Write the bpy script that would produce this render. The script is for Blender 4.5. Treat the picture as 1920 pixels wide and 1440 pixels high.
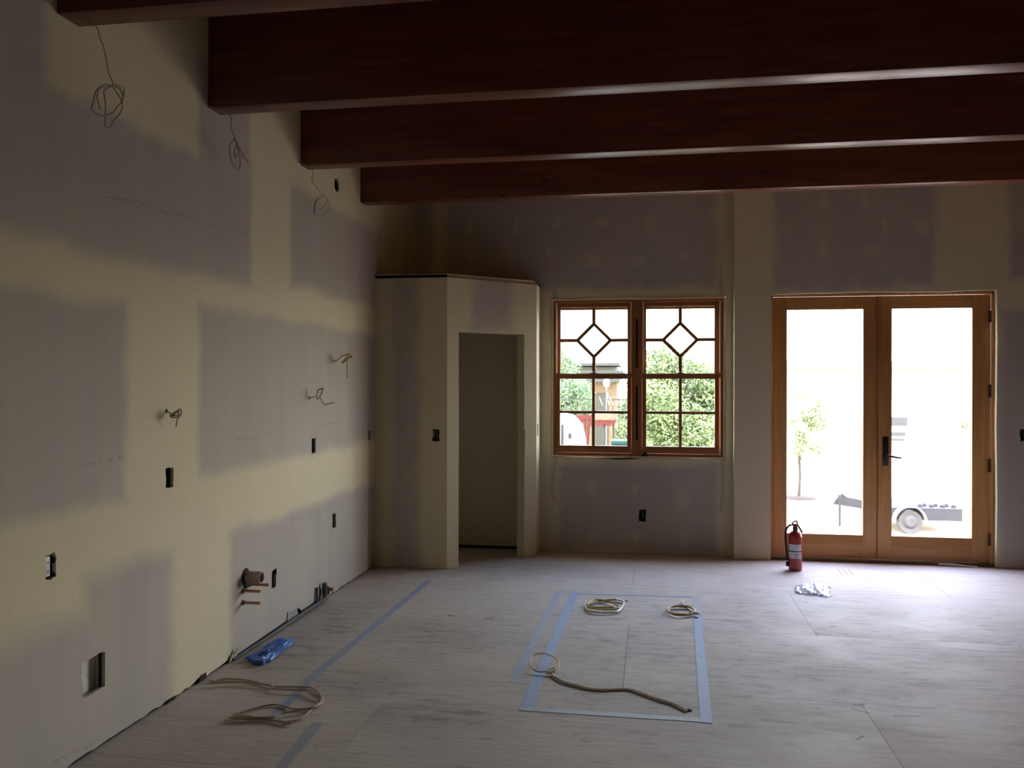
import bpy, bmesh, math, random
from mathutils import Vector, Matrix
for o in list(bpy.data.objects): bpy.data.objects.remove(o)
S = bpy.context.scene
COL = S.collection
R = math.radians

# ---------------------------------------------------------------- camera
FPX, YAW, PIT, ROLL, EYE = 1592.59, .1627, -.0006, .0014, 1.6
_c, _s, _cp, _sp = math.cos(YAW), math.sin(YAW), math.cos(PIT), math.sin(PIT)
_F = Vector((-_s*_cp, _c*_cp, _sp)); _R0 = Vector((_c, _s, 0)); _U0 = _R0.cross(_F)
_R = _R0*math.cos(ROLL)+_U0*math.sin(ROLL); _U = _U0*math.cos(ROLL)-_R0*math.sin(ROLL)
cam = bpy.data.cameras.new('camera'); cam.sensor_width = 36; cam.lens = FPX/1920*36
cam.clip_start = .05; cam.clip_end = 400
co = bpy.data.objects.new('camera', cam); COL.objects.link(co)
M4 = Matrix((_R, _U, -_F)).transposed().to_4x4(); M4.translation = Vector((0, 0, EYE)); co.matrix_world = M4
S.camera = co

# ---------------------------------------------------------------- sky, sun, exposure
SKY = 31.0
w = bpy.data.worlds.new('sky'); S.world = w; w.use_nodes = True
wt = w.node_tree; bg = wt.nodes['Background']; bg.inputs[1].default_value = SKY
tc = wt.nodes.new('ShaderNodeTexCoord'); sx = wt.nodes.new('ShaderNodeSeparateXYZ'); rp = wt.nodes.new('ShaderNodeValToRGB')
wt.links.new(tc.outputs['Generated'], sx.inputs[0]); wt.links.new(sx.outputs[2], rp.inputs[0]); wt.links.new(rp.outputs[0], bg.inputs[0])
# hazy summer sky: white at the horizon, paling blue towards the zenith, the same all the way round
rp.color_ramp.elements[0].position = 0.0; rp.color_ramp.elements[0].color = (1.0, .945, .83, 1)
rp.color_ramp.elements[1].position = .75; rp.color_ramp.elements[1].color = (.36, .43, .68, 1)
el = rp.color_ramp.elements.new(.30); el.color = (.73, .755, .88, 1)
sl = bpy.data.lights.new('sun', 'SUN'); sl.energy = 13; sl.angle = R(3); sl.color = (1, .92, .78)
so = bpy.data.objects.new('sun', sl); COL.objects.link(so); so.rotation_euler = (R(38), R(-14), 0)
S.view_settings.view_transform = 'Standard'; S.view_settings.look = 'None'
S.view_settings.gamma = 1; S.view_settings.use_curve_mapping = False
S.view_settings.exposure = 0.0
def portal(name, x0, x1, z0, z1, y):
    l = bpy.data.lights.new(name, 'AREA'); l.shape = 'RECTANGLE'; l.size = x1-x0; l.size_y = z1-z0
    l.cycles.is_portal = True
    o = bpy.data.objects.new(name, l); COL.objects.link(o); o.location = ((x0+x1)/2, y, (z0+z1)/2); o.rotation_euler = (R(-90), 0, 0)
portal('daylight_portal', -.95, .70, .88, 2.42, 8.30)
portal('daylight_portal', 1.08, 2.95, 0.0, 2.42, 8.30)

DATA = {
 'hA': [3.892,3.959,1.076,1.175],
 'hB': [5.732,5.805,1.098,1.205],
 'hC': [6.133,6.205,0.497,0.606],
 'hD': [6.954,7.017,1.114,1.196],
 'hE': [5.089,5.155,0.289,0.402],
 'hF': [3.041,3.099,0.808,0.913],
 'hG': [3.26,3.421,0.25,0.421],
 'hH': [6.163,6.263,3.067,3.173],
 'hGpoly': [[-2.384,3.26,0.405],[-2.384,3.387,0.417],[-2.384,3.417,0.41],[-2.384,3.417,0.259],[-2.384,3.302,0.254],[-2.384,3.267,0.258]],
 'patch1r': [[-2.384,4.792,3.521],[-2.384,4.796,2.286],[-2.384,2.8,2.169],[-2.384,2.799,2.762],[-2.384,3.038,2.806],[-2.384,3.037,3.125],[-2.384,3.212,2.979],[-2.384,4.294,3.365]],
 'patch2': [[-2.384,5.369,2.915],[-2.384,5.388,2.293],[-2.384,6.971,2.264],[-2.384,6.968,3.053]],
 'patch3': [[-2.384,2.8,1.943],[-2.384,3.569,1.973],[-2.384,3.562,1.068],[-2.384,2.802,1.065]],
 'patch4': [[-2.384,4.198,2.007],[-2.384,5.502,2.022],[-2.384,6.944,2.039],[-2.384,4.244,1.107],[-2.384,5.885,1.097],[-2.384,6.948,1.094]],
 'patch5': [[-2.384,2.802,0.784],[-2.384,3.354,0.806],[-2.384,3.945,0.748],[-2.384,3.937,0.173]],
 'patch6': [[-2.384,4.55,0.753],[-2.384,5.506,0.754],[-2.384,6.557,0.69],[-2.384,4.552,0.002]],
 'lines': [[-2.384,3.387,2.438],[-2.384,3.932,2.46],[-2.384,4.533,2.473],[-2.384,4.795,2.485],[-2.384,4.599,1.27],[-2.384,5.052,1.271],[-2.384,5.785,1.284],[-2.384,6.259,1.285],[-2.384,3.248,1.252],[-2.384,3.562,1.25],[-2.384,5.376,0.658],[-2.384,5.886,0.661],[-2.384,3.042,0.063],[-2.384,3.384,0.058]],
 'bspots': [[-0.901,8.09,3.152],[-1.283,8.09,3.112],[-1.751,8.09,3.126],[-0.469,8.09,3.155],[-0.019,8.09,3.101],[-0.978,8.09,2.874],[-0.559,8.09,2.762],[-0.118,8.09,2.778],[0.276,8.09,2.794],[-1.356,8.09,2.883],[-1.751,8.09,2.882],[-0.536,8.09,0.628],[-0.154,8.09,0.601],[0.285,8.09,0.526],[-0.54,8.09,0.152],[-0.144,8.09,0.179],[0.305,8.09,0.158],[0.577,8.09,3.183],[-0.813,8.09,2.487],[-0.609,8.09,2.469],[-0.108,8.09,2.476],[0.336,8.09,2.469]],
 'bedges': [[-2.287,8.09,3.272],[-2.422,8.09,2.856],[0.627,8.09,2.464],[-0.941,8.09,2.413],[-0.913,8.09,0.83],[0.753,8.09,1.697],[-1.069,8.09,2.21],[-0.08,8.09,0.357],[-0.114,8.09,0.416],[-0.05,8.09,0.297]],
 'dspots': [[1.525,7.97,3.264],[1.865,7.97,3.233],[2.045,7.97,3.019],[1.933,7.97,2.785],[1.502,7.97,2.805],[1.134,7.97,2.747],[2.334,7.97,2.987],[1.273,7.97,2.44],[1.503,7.97,2.451],[1.776,7.97,2.456],[2.18,7.97,2.449]],
 'dedges': [[0.739,7.97,3.339],[1.086,7.97,3.264],[2.465,7.97,3.218],[2.467,7.97,2.421],[3.073,7.97,2.55],[1.069,7.97,2.391],[2.919,7.97,2.409],[2.932,7.97,2.251],[3.152,7.97,1.209],[3.182,7.97,1.108]],
 'pf': [[-2.381,7.13,2.549],[-2.23,7.13,1.687],[-1.966,7.13,1.687],[-1.73,7.13,2.537],[-1.866,7.13,1.203],[-1.804,7.13,1.102]],
 'diag': [[-1.739,7.128,2.532],[-1.053,7.814,2.556],[-1.652,7.215,-0.001],[-1.654,7.213,2.04],[-1.153,7.714,2.061],[-1.15,7.717,-0.002],[-1.206,7.661,0.017],[-1.577,7.29,2.297],[-1.23,7.637,2.324],[-1.052,7.815,1.17]],
 'win': [[-0.935,8.08,2.402],[0.664,8.08,2.408],[-0.932,8.08,0.912],[0.667,8.08,0.907],[-0.227,8.08,2.326],[-0.863,8.08,2.319],[-0.226,8.08,1.697],[-0.862,8.08,1.698],[-0.048,8.08,2.329],[0.578,8.08,2.33],[-0.862,8.08,1.647],[-0.226,8.08,1.637],[-0.861,8.08,1.01],[-0.225,8.08,1.013],[-0.047,8.08,1.647],[0.579,8.08,1.637],[-0.046,8.08,1.011],[0.58,8.08,1.014],[-0.137,8.08,2.209],[-0.136,8.08,1.747],[-0.136,8.08,1.577],[-0.135,8.08,1.07],[-0.542,8.08,2.168],[-0.699,8.08,2.017],[-0.542,8.08,1.859],[-0.381,8.08,2.02],[-0.177,8.08,2.2],[-0.107,8.08,2.199]],
 'door': [[1.08,8.05,2.399],[2.949,8.05,2.412],[1.081,8.05,0.008],[2.953,8.05,-0.011],[1.218,8.05,2.272],[1.876,8.05,2.273],[1.879,8.05,0.243],[1.221,8.05,0.242],[2.121,8.05,2.272],[2.786,8.05,2.271],[2.789,8.05,0.237],[2.124,8.05,0.234],[1.999,8.05,2.375],[2.002,8.05,0.021],[2.041,8.05,1.127],[2.091,8.05,1.127],[2.091,8.05,0.87],[2.042,8.05,0.869],[2.073,8.05,0.955],[2.177,8.05,0.942],[2.905,8.05,2.244],[2.905,8.05,2.141],[2.906,8.05,1.597],[2.906,8.05,1.484],[2.907,8.05,0.94],[2.907,8.05,0.827],[2.908,8.05,0.287],[2.908,8.05,0.184],[1.149,8.05,0.04],[2.891,8.05,0.029]],
 'w1': [[-2.24,3.148,3.055],[-2.24,3.168,3.024],[-2.24,3.192,2.996],[-2.24,3.213,2.949],[-2.24,3.231,2.893],[-2.24,3.256,2.857]],
 'w1loop': [[-2.24,3.259,2.858],[-2.24,3.213,2.816],[-2.24,3.196,2.766],[-2.24,3.2,2.712],[-2.24,3.217,2.673],[-2.24,3.238,2.67],[-2.24,3.267,2.708],[-2.24,3.303,2.751],[-2.24,3.314,2.793],[-2.24,3.303,2.835],[-2.24,3.259,2.854],[-2.24,3.182,2.827],[-2.24,3.148,2.789],[-2.24,3.125,2.742],[-2.24,3.141,2.715],[-2.24,3.189,2.704],[-2.24,3.252,2.737],[-2.24,3.296,2.776],[-2.24,3.31,2.808],[-2.24,3.296,2.848],[-2.24,3.267,2.856],[-2.24,3.217,2.832],[-2.24,3.165,2.804],[-2.24,3.141,2.759],[-2.24,3.182,2.728]],
 'w1c': [[-2.22,3.23,2.847],[-2.22,3.288,2.851],[-2.22,3.318,2.827],[-2.22,3.307,2.801],[-2.22,3.281,2.779]],
 'w2': [[-2.26,4.296,3.052],[-2.26,4.314,3.011],[-2.26,4.332,2.97],[-2.26,4.362,2.947],[-2.26,4.314,2.907],[-2.26,4.296,2.862],[-2.26,4.32,2.816],[-2.26,4.374,2.777],[-2.26,4.411,2.792],[-2.26,4.417,2.847],[-2.26,4.392,2.894],[-2.26,4.368,2.94],[-2.26,4.405,2.912],[-2.26,4.455,2.881],[-2.26,4.525,2.839]],
 'w2b': [[-2.25,4.349,2.934],[-2.25,4.367,2.915],[-2.25,4.343,2.88],[-2.25,4.337,2.831],[-2.25,4.385,2.882],[-2.25,4.379,2.913],[-2.25,4.429,2.873],[-2.25,4.486,2.849]],
 'w3': [[-2.28,5.48,3.053],[-2.28,5.48,2.987],[-2.28,5.546,2.955],[-2.28,5.651,2.931],[-2.28,5.7,2.919],[-2.28,5.593,2.885],[-2.28,5.537,2.84],[-2.28,5.518,2.792],[-2.28,5.528,2.757]],
 'w3b': [[-2.27,5.675,2.913],[-2.27,5.597,2.878],[-2.27,5.522,2.822],[-2.27,5.541,2.767],[-2.27,5.646,2.769],[-2.27,5.735,2.821],[-2.27,5.755,2.87],[-2.27,5.675,2.913],[-2.27,5.715,2.884],[-2.27,5.636,2.812]],
 'v1': [[-2.384,3.896,1.46],[-2.361,3.896,1.444],[-2.355,3.896,1.433],[-2.326,3.896,1.465],[-2.315,3.896,1.468],[-2.306,3.896,1.449],[-2.32,3.896,1.433],[-2.346,3.896,1.428],[-2.361,3.896,1.441],[-2.332,3.896,1.46],[-2.318,3.896,1.455],[-2.332,3.896,1.439],[-2.352,3.896,1.439],[-2.32,3.896,1.455],[-2.312,3.896,1.434],[-2.326,3.896,1.418],[-2.332,3.896,1.383]],
 'v2': [[-2.384,5.688,1.496],[-2.352,5.688,1.504],[-2.329,5.688,1.512],[-2.321,5.688,1.549],[-2.293,5.688,1.557],[-2.277,5.688,1.565],[-2.289,5.688,1.534],[-2.305,5.688,1.504],[-2.329,5.688,1.489],[-2.317,5.688,1.549],[-2.285,5.688,1.557],[-2.301,5.688,1.512],[-2.293,5.688,1.474],[-2.273,5.688,1.448],[-2.242,5.688,1.456],[-2.198,5.688,1.463]],
 'v3': [[-2.384,6.156,1.769],[-2.35,6.156,1.777],[-2.32,6.156,1.805],[-2.282,6.156,1.817],[-2.261,6.156,1.829],[-2.29,6.156,1.789],[-2.32,6.156,1.756],[-2.282,6.156,1.772],[-2.248,6.156,1.825],[-2.269,6.156,1.789],[-2.299,6.156,1.768],[-2.261,6.156,1.789],[-2.231,6.156,1.797],[-2.261,6.156,1.805],[-2.278,6.156,1.78],[-2.273,6.156,1.716],[-2.273,6.156,1.639]],
 'pipe': [[-2.41,4.75,0.357],[-2.318,4.75,0.364],[-2.338,4.75,0.399],[-2.257,4.75,0.399],[-2.427,4.75,0.293],[-2.321,4.75,0.296],[-2.386,4.75,0.448],[-2.298,4.75,0.445],[-2.318,4.75,0.479],[-2.383,4.75,0.406]],
 'cD1': [[-2.334,4.226],[-2.305,4.216],[-2.273,4.262],[-2.217,4.265],[-2.13,4.261],[-2.049,4.233],[-1.968,4.198],[-1.886,4.205],[-1.798,4.215],[-1.747,4.209],[-1.678,4.138],[-1.635,4.08],[-1.616,4.029],[-1.622,3.975],[-1.66,3.933],[-1.725,3.924],[-1.787,3.947],[-1.846,3.959],[-1.897,3.92],[-1.944,3.86],[-1.983,3.795],[-1.972,3.772],[-1.925,3.803],[-1.855,3.792],[-1.798,3.785],[-1.706,3.767],[-1.663,3.783],[-1.639,3.828],[-1.634,3.895],[-1.638,3.963],[-1.64,4.043]],
 'cD2': [[-2.3,4.164],[-2.279,4.168],[-2.217,4.193],[-2.143,4.211],[-2.074,4.207],[-2.007,4.194],[-1.963,4.186],[-1.919,4.149],[-1.859,4.145],[-1.794,4.146],[-1.745,4.149],[-1.697,4.105],[-1.653,4.085],[-1.626,4.043],[-1.619,3.991],[-1.628,3.937],[-1.672,3.904],[-1.717,3.867],[-1.752,3.832],[-1.766,3.788],[-1.809,3.781],[-1.887,3.76],[-1.952,3.755],[-1.967,3.763]],
 'cD3': [[-1.957,3.765],[-1.891,3.768],[-1.819,3.773],[-1.756,3.768],[-1.697,3.754],[-1.655,3.749]],
 'cA': [[-0.181,6.241],[-0.203,6.243],[-0.243,6.282],[-0.335,6.258],[-0.392,6.196],[-0.458,6.155],[-0.465,6.05],[-0.428,5.943],[-0.338,5.908],[-0.237,5.947],[-0.199,6.095],[-0.203,6.228],[-0.258,6.271],[-0.378,6.213],[-0.446,6.097],[-0.431,5.993],[-0.319,5.975],[-0.232,5.998],[-0.227,6.062],[-0.269,6.157],[-0.332,6.206],[-0.401,6.21],[-0.441,6.128],[-0.437,6.026],[-0.38,6.001],[-0.263,6.021]],
 'cB': [[0.242,6.343],[0.22,6.27],[0.246,6.171],[0.285,6.05],[0.307,6.053],[0.296,6.122],[0.253,6.149],[0.18,6.16],[0.119,6.106],[0.124,5.981],[0.173,5.921],[0.244,5.941],[0.285,5.981],[0.299,6.052],[0.274,6.132],[0.209,6.15],[0.142,6.11],[0.118,6.021],[0.145,5.943],[0.216,5.928],[0.268,5.991],[0.323,5.96]],
 'cCr': [[-0.537,4.648],[-0.51,4.67],[-0.514,4.758],[-0.55,4.816],[-0.615,4.848],[-0.666,4.815],[-0.671,4.732],[-0.651,4.664],[-0.611,4.635],[-0.571,4.639],[-0.524,4.633],[-0.519,4.668],[-0.538,4.683],[-0.569,4.625],[-0.534,4.622],[-0.517,4.574]],
 'cCt': [[-0.529,4.63],[-0.5,4.575],[-0.455,4.525],[-0.396,4.495],[-0.325,4.451],[-0.253,4.444],[-0.188,4.462],[-0.118,4.473],[-0.063,4.441],[0.018,4.372],[0.096,4.32],[0.146,4.265],[0.174,4.222]],
 'cCt2': [[-0.539,4.619],[-0.503,4.55],[-0.452,4.501],[-0.393,4.468],[-0.324,4.439],[-0.253,4.432],[-0.188,4.451],[-0.118,4.463],[-0.063,4.421],[0.018,4.355],[0.095,4.299],[0.14,4.251],[0.169,4.217]],
 'holes': [[-0.184,6.294],[0.248,6.398],[0.303,5.921],[0.181,4.243]],
 'bag': [[1.132,7.012],[1.395,7.057],[1.347,6.756],[1.208,6.587],[1.081,6.743]],
 'blue': [[-2.277,4.954],[-2.192,4.969],[-2.19,4.84],[-2.161,4.548],[-2.214,4.511],[-2.287,4.593]],
 'base': [[-2.393,4.556],[-2.396,4.826],[-2.38,5.327],[-2.363,5.596],[-2.344,5.89],[-2.393,4.219]],
 'red': [[1.593,7.721],[1.579,7.449],[1.633,7.707],[1.628,7.478],[1.684,7.715],[1.672,7.485]],
 'ext': [[1.118,7.555],[1.313,7.568],[1.192,7.632],[1.282,7.562],[1.228,7.553]],
 'shim': [[2.496,8.052],[2.814,8.017]],
 'gouge': [[0.995,4.451],[1.053,4.461],[0.976,4.399],[1.043,4.355],[0.956,4.068],[0.91,4.02],[1.161,5.888],[1.204,5.883],[1.1,6.49],[1.135,6.496],[-1.382,5.707],[-1.335,5.701],[-1.12,5.67],[-1.055,5.681],[1.154,4.34],[1.286,4.356],[-0.442,7.879],[-0.173,7.852]],
}
# ---------------------------------------------------------------- scene helpers
def tag(o, label=None, cat=None, group=None, kind=None):
    if label: o['label'] = label
    if cat: o['category'] = cat
    if group: o['group'] = group
    if kind: o['kind'] = kind
    return o
def link_mesh(name, me, mat=None, parent=None):
    o = bpy.data.objects.new(name, me); COL.objects.link(o)
    if mat is not None: me.materials.append(mat)
    if parent is not None: o.parent = parent
    return o
class MB:
    """collects shapes in world space and links them as ONE mesh object"""
    def __init__(s): s.v = []; s.f = []; s.sm = []
    def add(s, vs, fs, smooth=False):
        n = len(s.v); s.v += [tuple(v) for v in vs]; s.f += [[i+n for i in f] for f in fs]; s.sm += [smooth]*len(fs); return s
    def box(s, x0, x1, y0, y1, z0, z1):
        vs = [(x, y, z) for x in (x0, x1) for y in (y0, y1) for z in (z0, z1)]
        return s.add(vs, [(0,1,3,2),(4,6,7,5),(0,4,5,1),(2,3,7,6),(0,2,6,4),(1,5,7,3)])
    def bar(s, a, b, w, d, up=(0, 1, 0)):
        """bar from a to b, width w, depth d along up"""
        a = Vector(a); b = Vector(b); t = (b-a).normalized(); u = Vector(up); n = t.cross(u).normalized()*w/2; u = u*d/2
        vs = [a-n-u, a+n-u, a+n+u, a-n+u, b-n-u, b+n-u, b+n+u, b-n+u]
        return s.add(vs, [(0,1,2,3),(7,6,5,4),(0,4,5,1),(1,5,6,2),(2,6,7,3),(3,7,4,0)])
    def tube(s, pts, r, n=8, closed=False, rf=None):
        pts = [Vector(p) for p in pts]; N = len(pts); rings = []
        t0 = (pts[1]-pts[0]).normalized(); up = Vector((0, 0, 1)) if abs(t0.z) < .9 else Vector((1, 0, 0))
        nrm = (up-t0*up.dot(t0)).normalized()
        base = len(s.v); vs = []
        for i, p in enumerate(pts):
            t = (pts[min(i+1, N-1)]-pts[max(i-1, 0)]).normalized() if N > 1 else t0
            nrm = (nrm-t*nrm.dot(t)); nrm = nrm.normalized() if nrm.length > 1e-6 else t.orthogonal().normalized()
            b = t.cross(nrm); rr = r if rf is None else rf(i/(N-1))
            vs += [p+nrm*rr*math.cos(2*math.pi*k/n)+b*rr*math.sin(2*math.pi*k/n) for k in range(n)]
        fs = [(i*n+k, i*n+(k+1) % n, (i+1)*n+(k+1) % n, (i+1)*n+k) for i in range(N-1) for k in range(n)]
        s.add(vs, fs, True)
        s.add(vs[:n], [tuple(range(n))[::-1]]); s.add(vs[-n:], [tuple(range(n))])
        return s
    def lathe(s, prof, c=(0, 0, 0), n=24, axis='z'):
        vs = []
        for r_, h in prof:
            for k in range(n):
                a = 2*math.pi*k/n; x, y = r_*math.cos(a), r_*math.sin(a)
                p = {'z': (x, y, h), 'y': (x, h, y), 'x': (h, x, y)}[axis]
                vs.append((p[0]+c[0], p[1]+c[1], p[2]+c[2]))
        m = len(prof)
        fs = [(i*n+k, i*n+(k+1) % n, (i+1)*n+(k+1) % n, (i+1)*n+k) for i in range(m-1) for k in range(n)]
        fs += [tuple(range(n))[::-1], tuple((m-1)*n+k for k in range(n))]
        return s.add(vs, fs, True)
    def prism(s, poly, fn, t0, t1):
        """poly in 2D, fn(u,v,t)->xyz"""
        n = len(poly); vs = [fn(u, v, t0) for u, v in poly]+[fn(u, v, t1) for u, v in poly]
        fs = [tuple(range(n)), tuple(range(2*n-1, n-1, -1))]+[(i, i+n, (i+1) % n+n, (i+1) % n) for i in range(n)]
        return s.add(vs, fs)
    def build(s, name, mat, parent=None, origin=None, bevel=0, label=None, cat=None, group=None, kind=None):
        me = bpy.data.meshes.new(name); o0 = Vector(origin) if origin else Vector((0, 0, 0))
        q = parent
        while q is not None: o0 = o0+q.location; q = q.parent
        me.from_pydata([Vector(v)-o0 for v in s.v], [], s.f)
        me.polygons.foreach_set('use_smooth', s.sm)
        bm = bmesh.new(); bm.from_mesh(me)
        bmesh.ops.remove_doubles(bm, verts=bm.verts, dist=1e-6)
        bmesh.ops.recalc_face_normals(bm, faces=bm.faces)
        if bevel:
            es = [e for e in bm.edges if len(e.link_faces) == 2 and e.calc_face_angle(0) > .9]
            bmesh.ops.bevel(bm, geom=es, offset=bevel, segments=2, affect='EDGES', profile=.5)
        bm.to_mesh(me); bm.free(); me.update()
        try: me.set_sharp_from_angle(angle=R(42))
        except Exception: pass
        o = link_mesh(name, me, mat, parent)
        if parent is None: o.location = o0
        tag(o, label, cat, group, kind); return o
def empty(name, loc, label=None, cat=None, group=None, kind=None):
    o = bpy.data.objects.new(name, None); COL.objects.link(o); o.location = loc; o.empty_display_size = .05
    return tag(o, label, cat, group, kind)
def smooth_pts(pts, sub=6, closed=False):
    P = [Vector(p) for p in pts]; out = []
    for i in range(len(P)-1):
        a = P[max(i-1, 0)]; b = P[i]; c = P[i+1]; d = P[min(i+2, len(P)-1)]
        for k in range(sub):
            t = k/sub
            out.append(.5*((2*b)+(c-a)*t+(2*a-5*b+4*c-d)*t*t+(3*b-a-3*c+d)*t**3))
    out.append(P[-1]); return out
def sheet2d(name, outline, holes, fn, thick, mat, parent=None):
    """flat wall sheet with real holes; fn(u,v,t) -> world, t from 0 (face) to thick"""
    cu = bpy.data.curves.new(name, 'CURVE'); cu.dimensions = '2D'; cu.fill_mode = 'BOTH'; cu.extrude = thick/2
    for poly in [outline]+holes:
        sp = cu.splines.new('POLY'); sp.points.add(len(poly)-1); sp.use_cyclic_u = True
        for i, (u, v) in enumerate(poly): sp.points[i].co = (u, v, 0, 1)
    t = bpy.data.objects.new('t', cu); COL.objects.link(t)
    me = bpy.data.meshes.new_from_object(t, depsgraph=bpy.context.evaluated_depsgraph_get()); bpy.data.objects.remove(t)
    for v in me.vertices: v.co = fn(v.co.x, v.co.y, v.co.z+thick/2)
    me.polygons.foreach_set('use_smooth', [False]*len(me.polygons))
    bm = bmesh.new(); bm.from_mesh(me); bmesh.ops.remove_doubles(bm, verts=bm.verts, dist=1e-5); bmesh.ops.recalc_face_normals(bm, faces=bm.faces)
    bm.to_mesh(me); bm.free(); me.name = name; me.materials.clear()
    return link_mesh(name, me, mat, parent)

# ---------------------------------------------------------------- material helper
class NM:
    def __init__(s, name, rough=.8, spec=.3, metal=0):
        s.m = bpy.data.materials.new(name); s.m.use_nodes = True; s.t = s.m.node_tree; s.N = s.t.nodes
        s.b = s.N['Principled BSDF']; s.b.inputs['Roughness'].default_value = rough; s.b.inputs['Metallic'].default_value = metal
        s.b.inputs['Specular IOR Level'].default_value = spec
    def nd(s, typ, **kw):
        n = s.N.new(typ)
        for k, v in kw.items(): setattr(n, k, v)
        return n
    def set(s, sock, v):
        if hasattr(v, 'is_output') or isinstance(v, bpy.types.NodeSocket): s.t.links.new(v, sock)
        elif isinstance(v, (tuple, list)) and len(v) == 3 and sock.type == 'RGBA': sock.default_value = (*v, 1)
        else: sock.default_value = v
    def math(s, op, a, b=0., c=None, clamp=False):
        n = s.nd('ShaderNodeMath', operation=op); n.use_clamp = clamp; s.set(n.inputs[0], a); s.set(n.inputs[1], b)
        if c is not None: s.set(n.inputs[2], c)
        return n.outputs[0]
    def pos(s, obj=True):
        n = s.nd('ShaderNodeTexCoord'); return n.outputs['Object']
    def world(s): return s.nd('ShaderNodeNewGeometry').outputs['Position']
    def sep(s, v):
        n = s.nd('ShaderNodeSeparateXYZ'); s.set(n.inputs[0], v); return n.outputs
    def mapping(s, v, scale=(1, 1, 1), loc=(0, 0, 0), rot=(0, 0, 0)):
        n = s.nd('ShaderNodeMapping'); s.set(n.inputs[0], v); n.inputs['Scale'].default_value = scale; n.inputs['Location'].default_value = loc; n.inputs['Rotation'].default_value = rot; return n.outputs[0]
    def noise(s, v, scale=5, detail=4, rough=.55, dist=0, col=False):
        n = s.nd('ShaderNodeTexNoise'); s.set(n.inputs['Vector'], v); n.inputs['Scale'].default_value = scale; n.inputs['Detail'].default_value = detail
        n.inputs['Roughness'].default_value = rough; n.inputs['Distortion'].default_value = dist; return n.outputs['Color' if col else 'Fac']
    def ramp(s, f, a, b, lo=0., hi=1.):
        n = s.nd('ShaderNodeMapRange'); n.interpolation_type = 'SMOOTHSTEP'; s.set(n.inputs[0], f)
        for i, x in enumerate((a, b, lo, hi)): n.inputs[i+1].default_value = x
        return n.outputs[0]
    def mix(s, f, a, b, mode='MIX'):
        n = s.nd('ShaderNodeMix', data_type='RGBA', blend_type=mode); s.set(n.inputs[0], f); s.set(n.inputs[6], a); s.set(n.inputs[7], b); return n.outputs[2]
    def bump(s, h, strength=.3, dist=.01):
        n = s.nd('ShaderNodeBump'); n.inputs['Strength'].default_value = strength; n.inputs['Distance'].default_value = dist; s.set(n.inputs['Height'], h)
        s.t.links.new(n.outputs[0], s.b.inputs['Normal'])
    def color(s, c): s.set(s.b.inputs['Base Color'], c); return s
    def rbox(s, u, v, x0, x1, y0, y1, soft=.06):
        """soft rectangle mask"""
        a = s.math('SUBTRACT', s.math('ABSOLUTE', s.math('SUBTRACT', u, (x0+x1)/2)), (x1-x0)/2)
        b = s.math('SUBTRACT', s.math('ABSOLUTE', s.math('SUBTRACT', v, (y0+y1)/2)), (y1-y0)/2)
        return s.ramp(s.math('MAXIMUM', a, b), -soft, soft, 1, 0)
    def ell(s, u, v, cx, cy, rx, ry, soft=.5):
        a = s.math('DIVIDE', s.math('SUBTRACT', u, cx), rx); b = s.math('DIVIDE', s.math('SUBTRACT', v, cy), ry)
        d = s.math('SQRT', s.math('ADD', s.math('MULTIPLY', a, a), s.math('MULTIPLY', b, b)))
        return s.ramp(d, 1-soft, 1+soft*.4, 1, 0)
    def seg(s, u, v, p, q, wd, soft=.3):
        """thin line mask between p and q"""
        L = math.hypot(q[0]-p[0], q[1]-p[1]); cx, cy = (p[0]+q[0])/2, (p[1]+q[1])/2; dx, dy = (q[0]-p[0])/L, (q[1]-p[1])/L
        du = s.math('SUBTRACT', u, cx); dv = s.math('SUBTRACT', v, cy)
        al = s.math('ADD', s.math('MULTIPLY', du, dx), s.math('MULTIPLY', dv, dy))
        ac = s.math('SUBTRACT', s.math('MULTIPLY', du, dy), s.math('MULTIPLY', dv, dx))
        a = s.math('SUBTRACT', s.math('ABSOLUTE', al), L/2); b = s.math('SUBTRACT', s.math('ABSOLUTE', ac), wd/2)
        return s.ramp(s.math('MAXIMUM', a, b), -wd*soft, wd*soft, 1, 0)
    def union(s, ms):
        r = ms[0]
        for m in ms[1:]: r = s.math('MAXIMUM', r, m)
        return r

def simple(name, col, rough=.6, spec=.3, metal=0, var=.12, scale=18, stretch=(1, 1, 1), bump=0):
    k = NM(name, rough, spec, metal); p = k.mapping(k.pos(), stretch); n = k.noise(p, scale)
    k.color(k.mix(k.ramp(n, .3, .7), tuple(c*(1-var) for c in col), tuple(min(1, c*(1+var)) for c in col)))
    if bump: k.bump(n, bump, .004)
    return k.m

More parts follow.
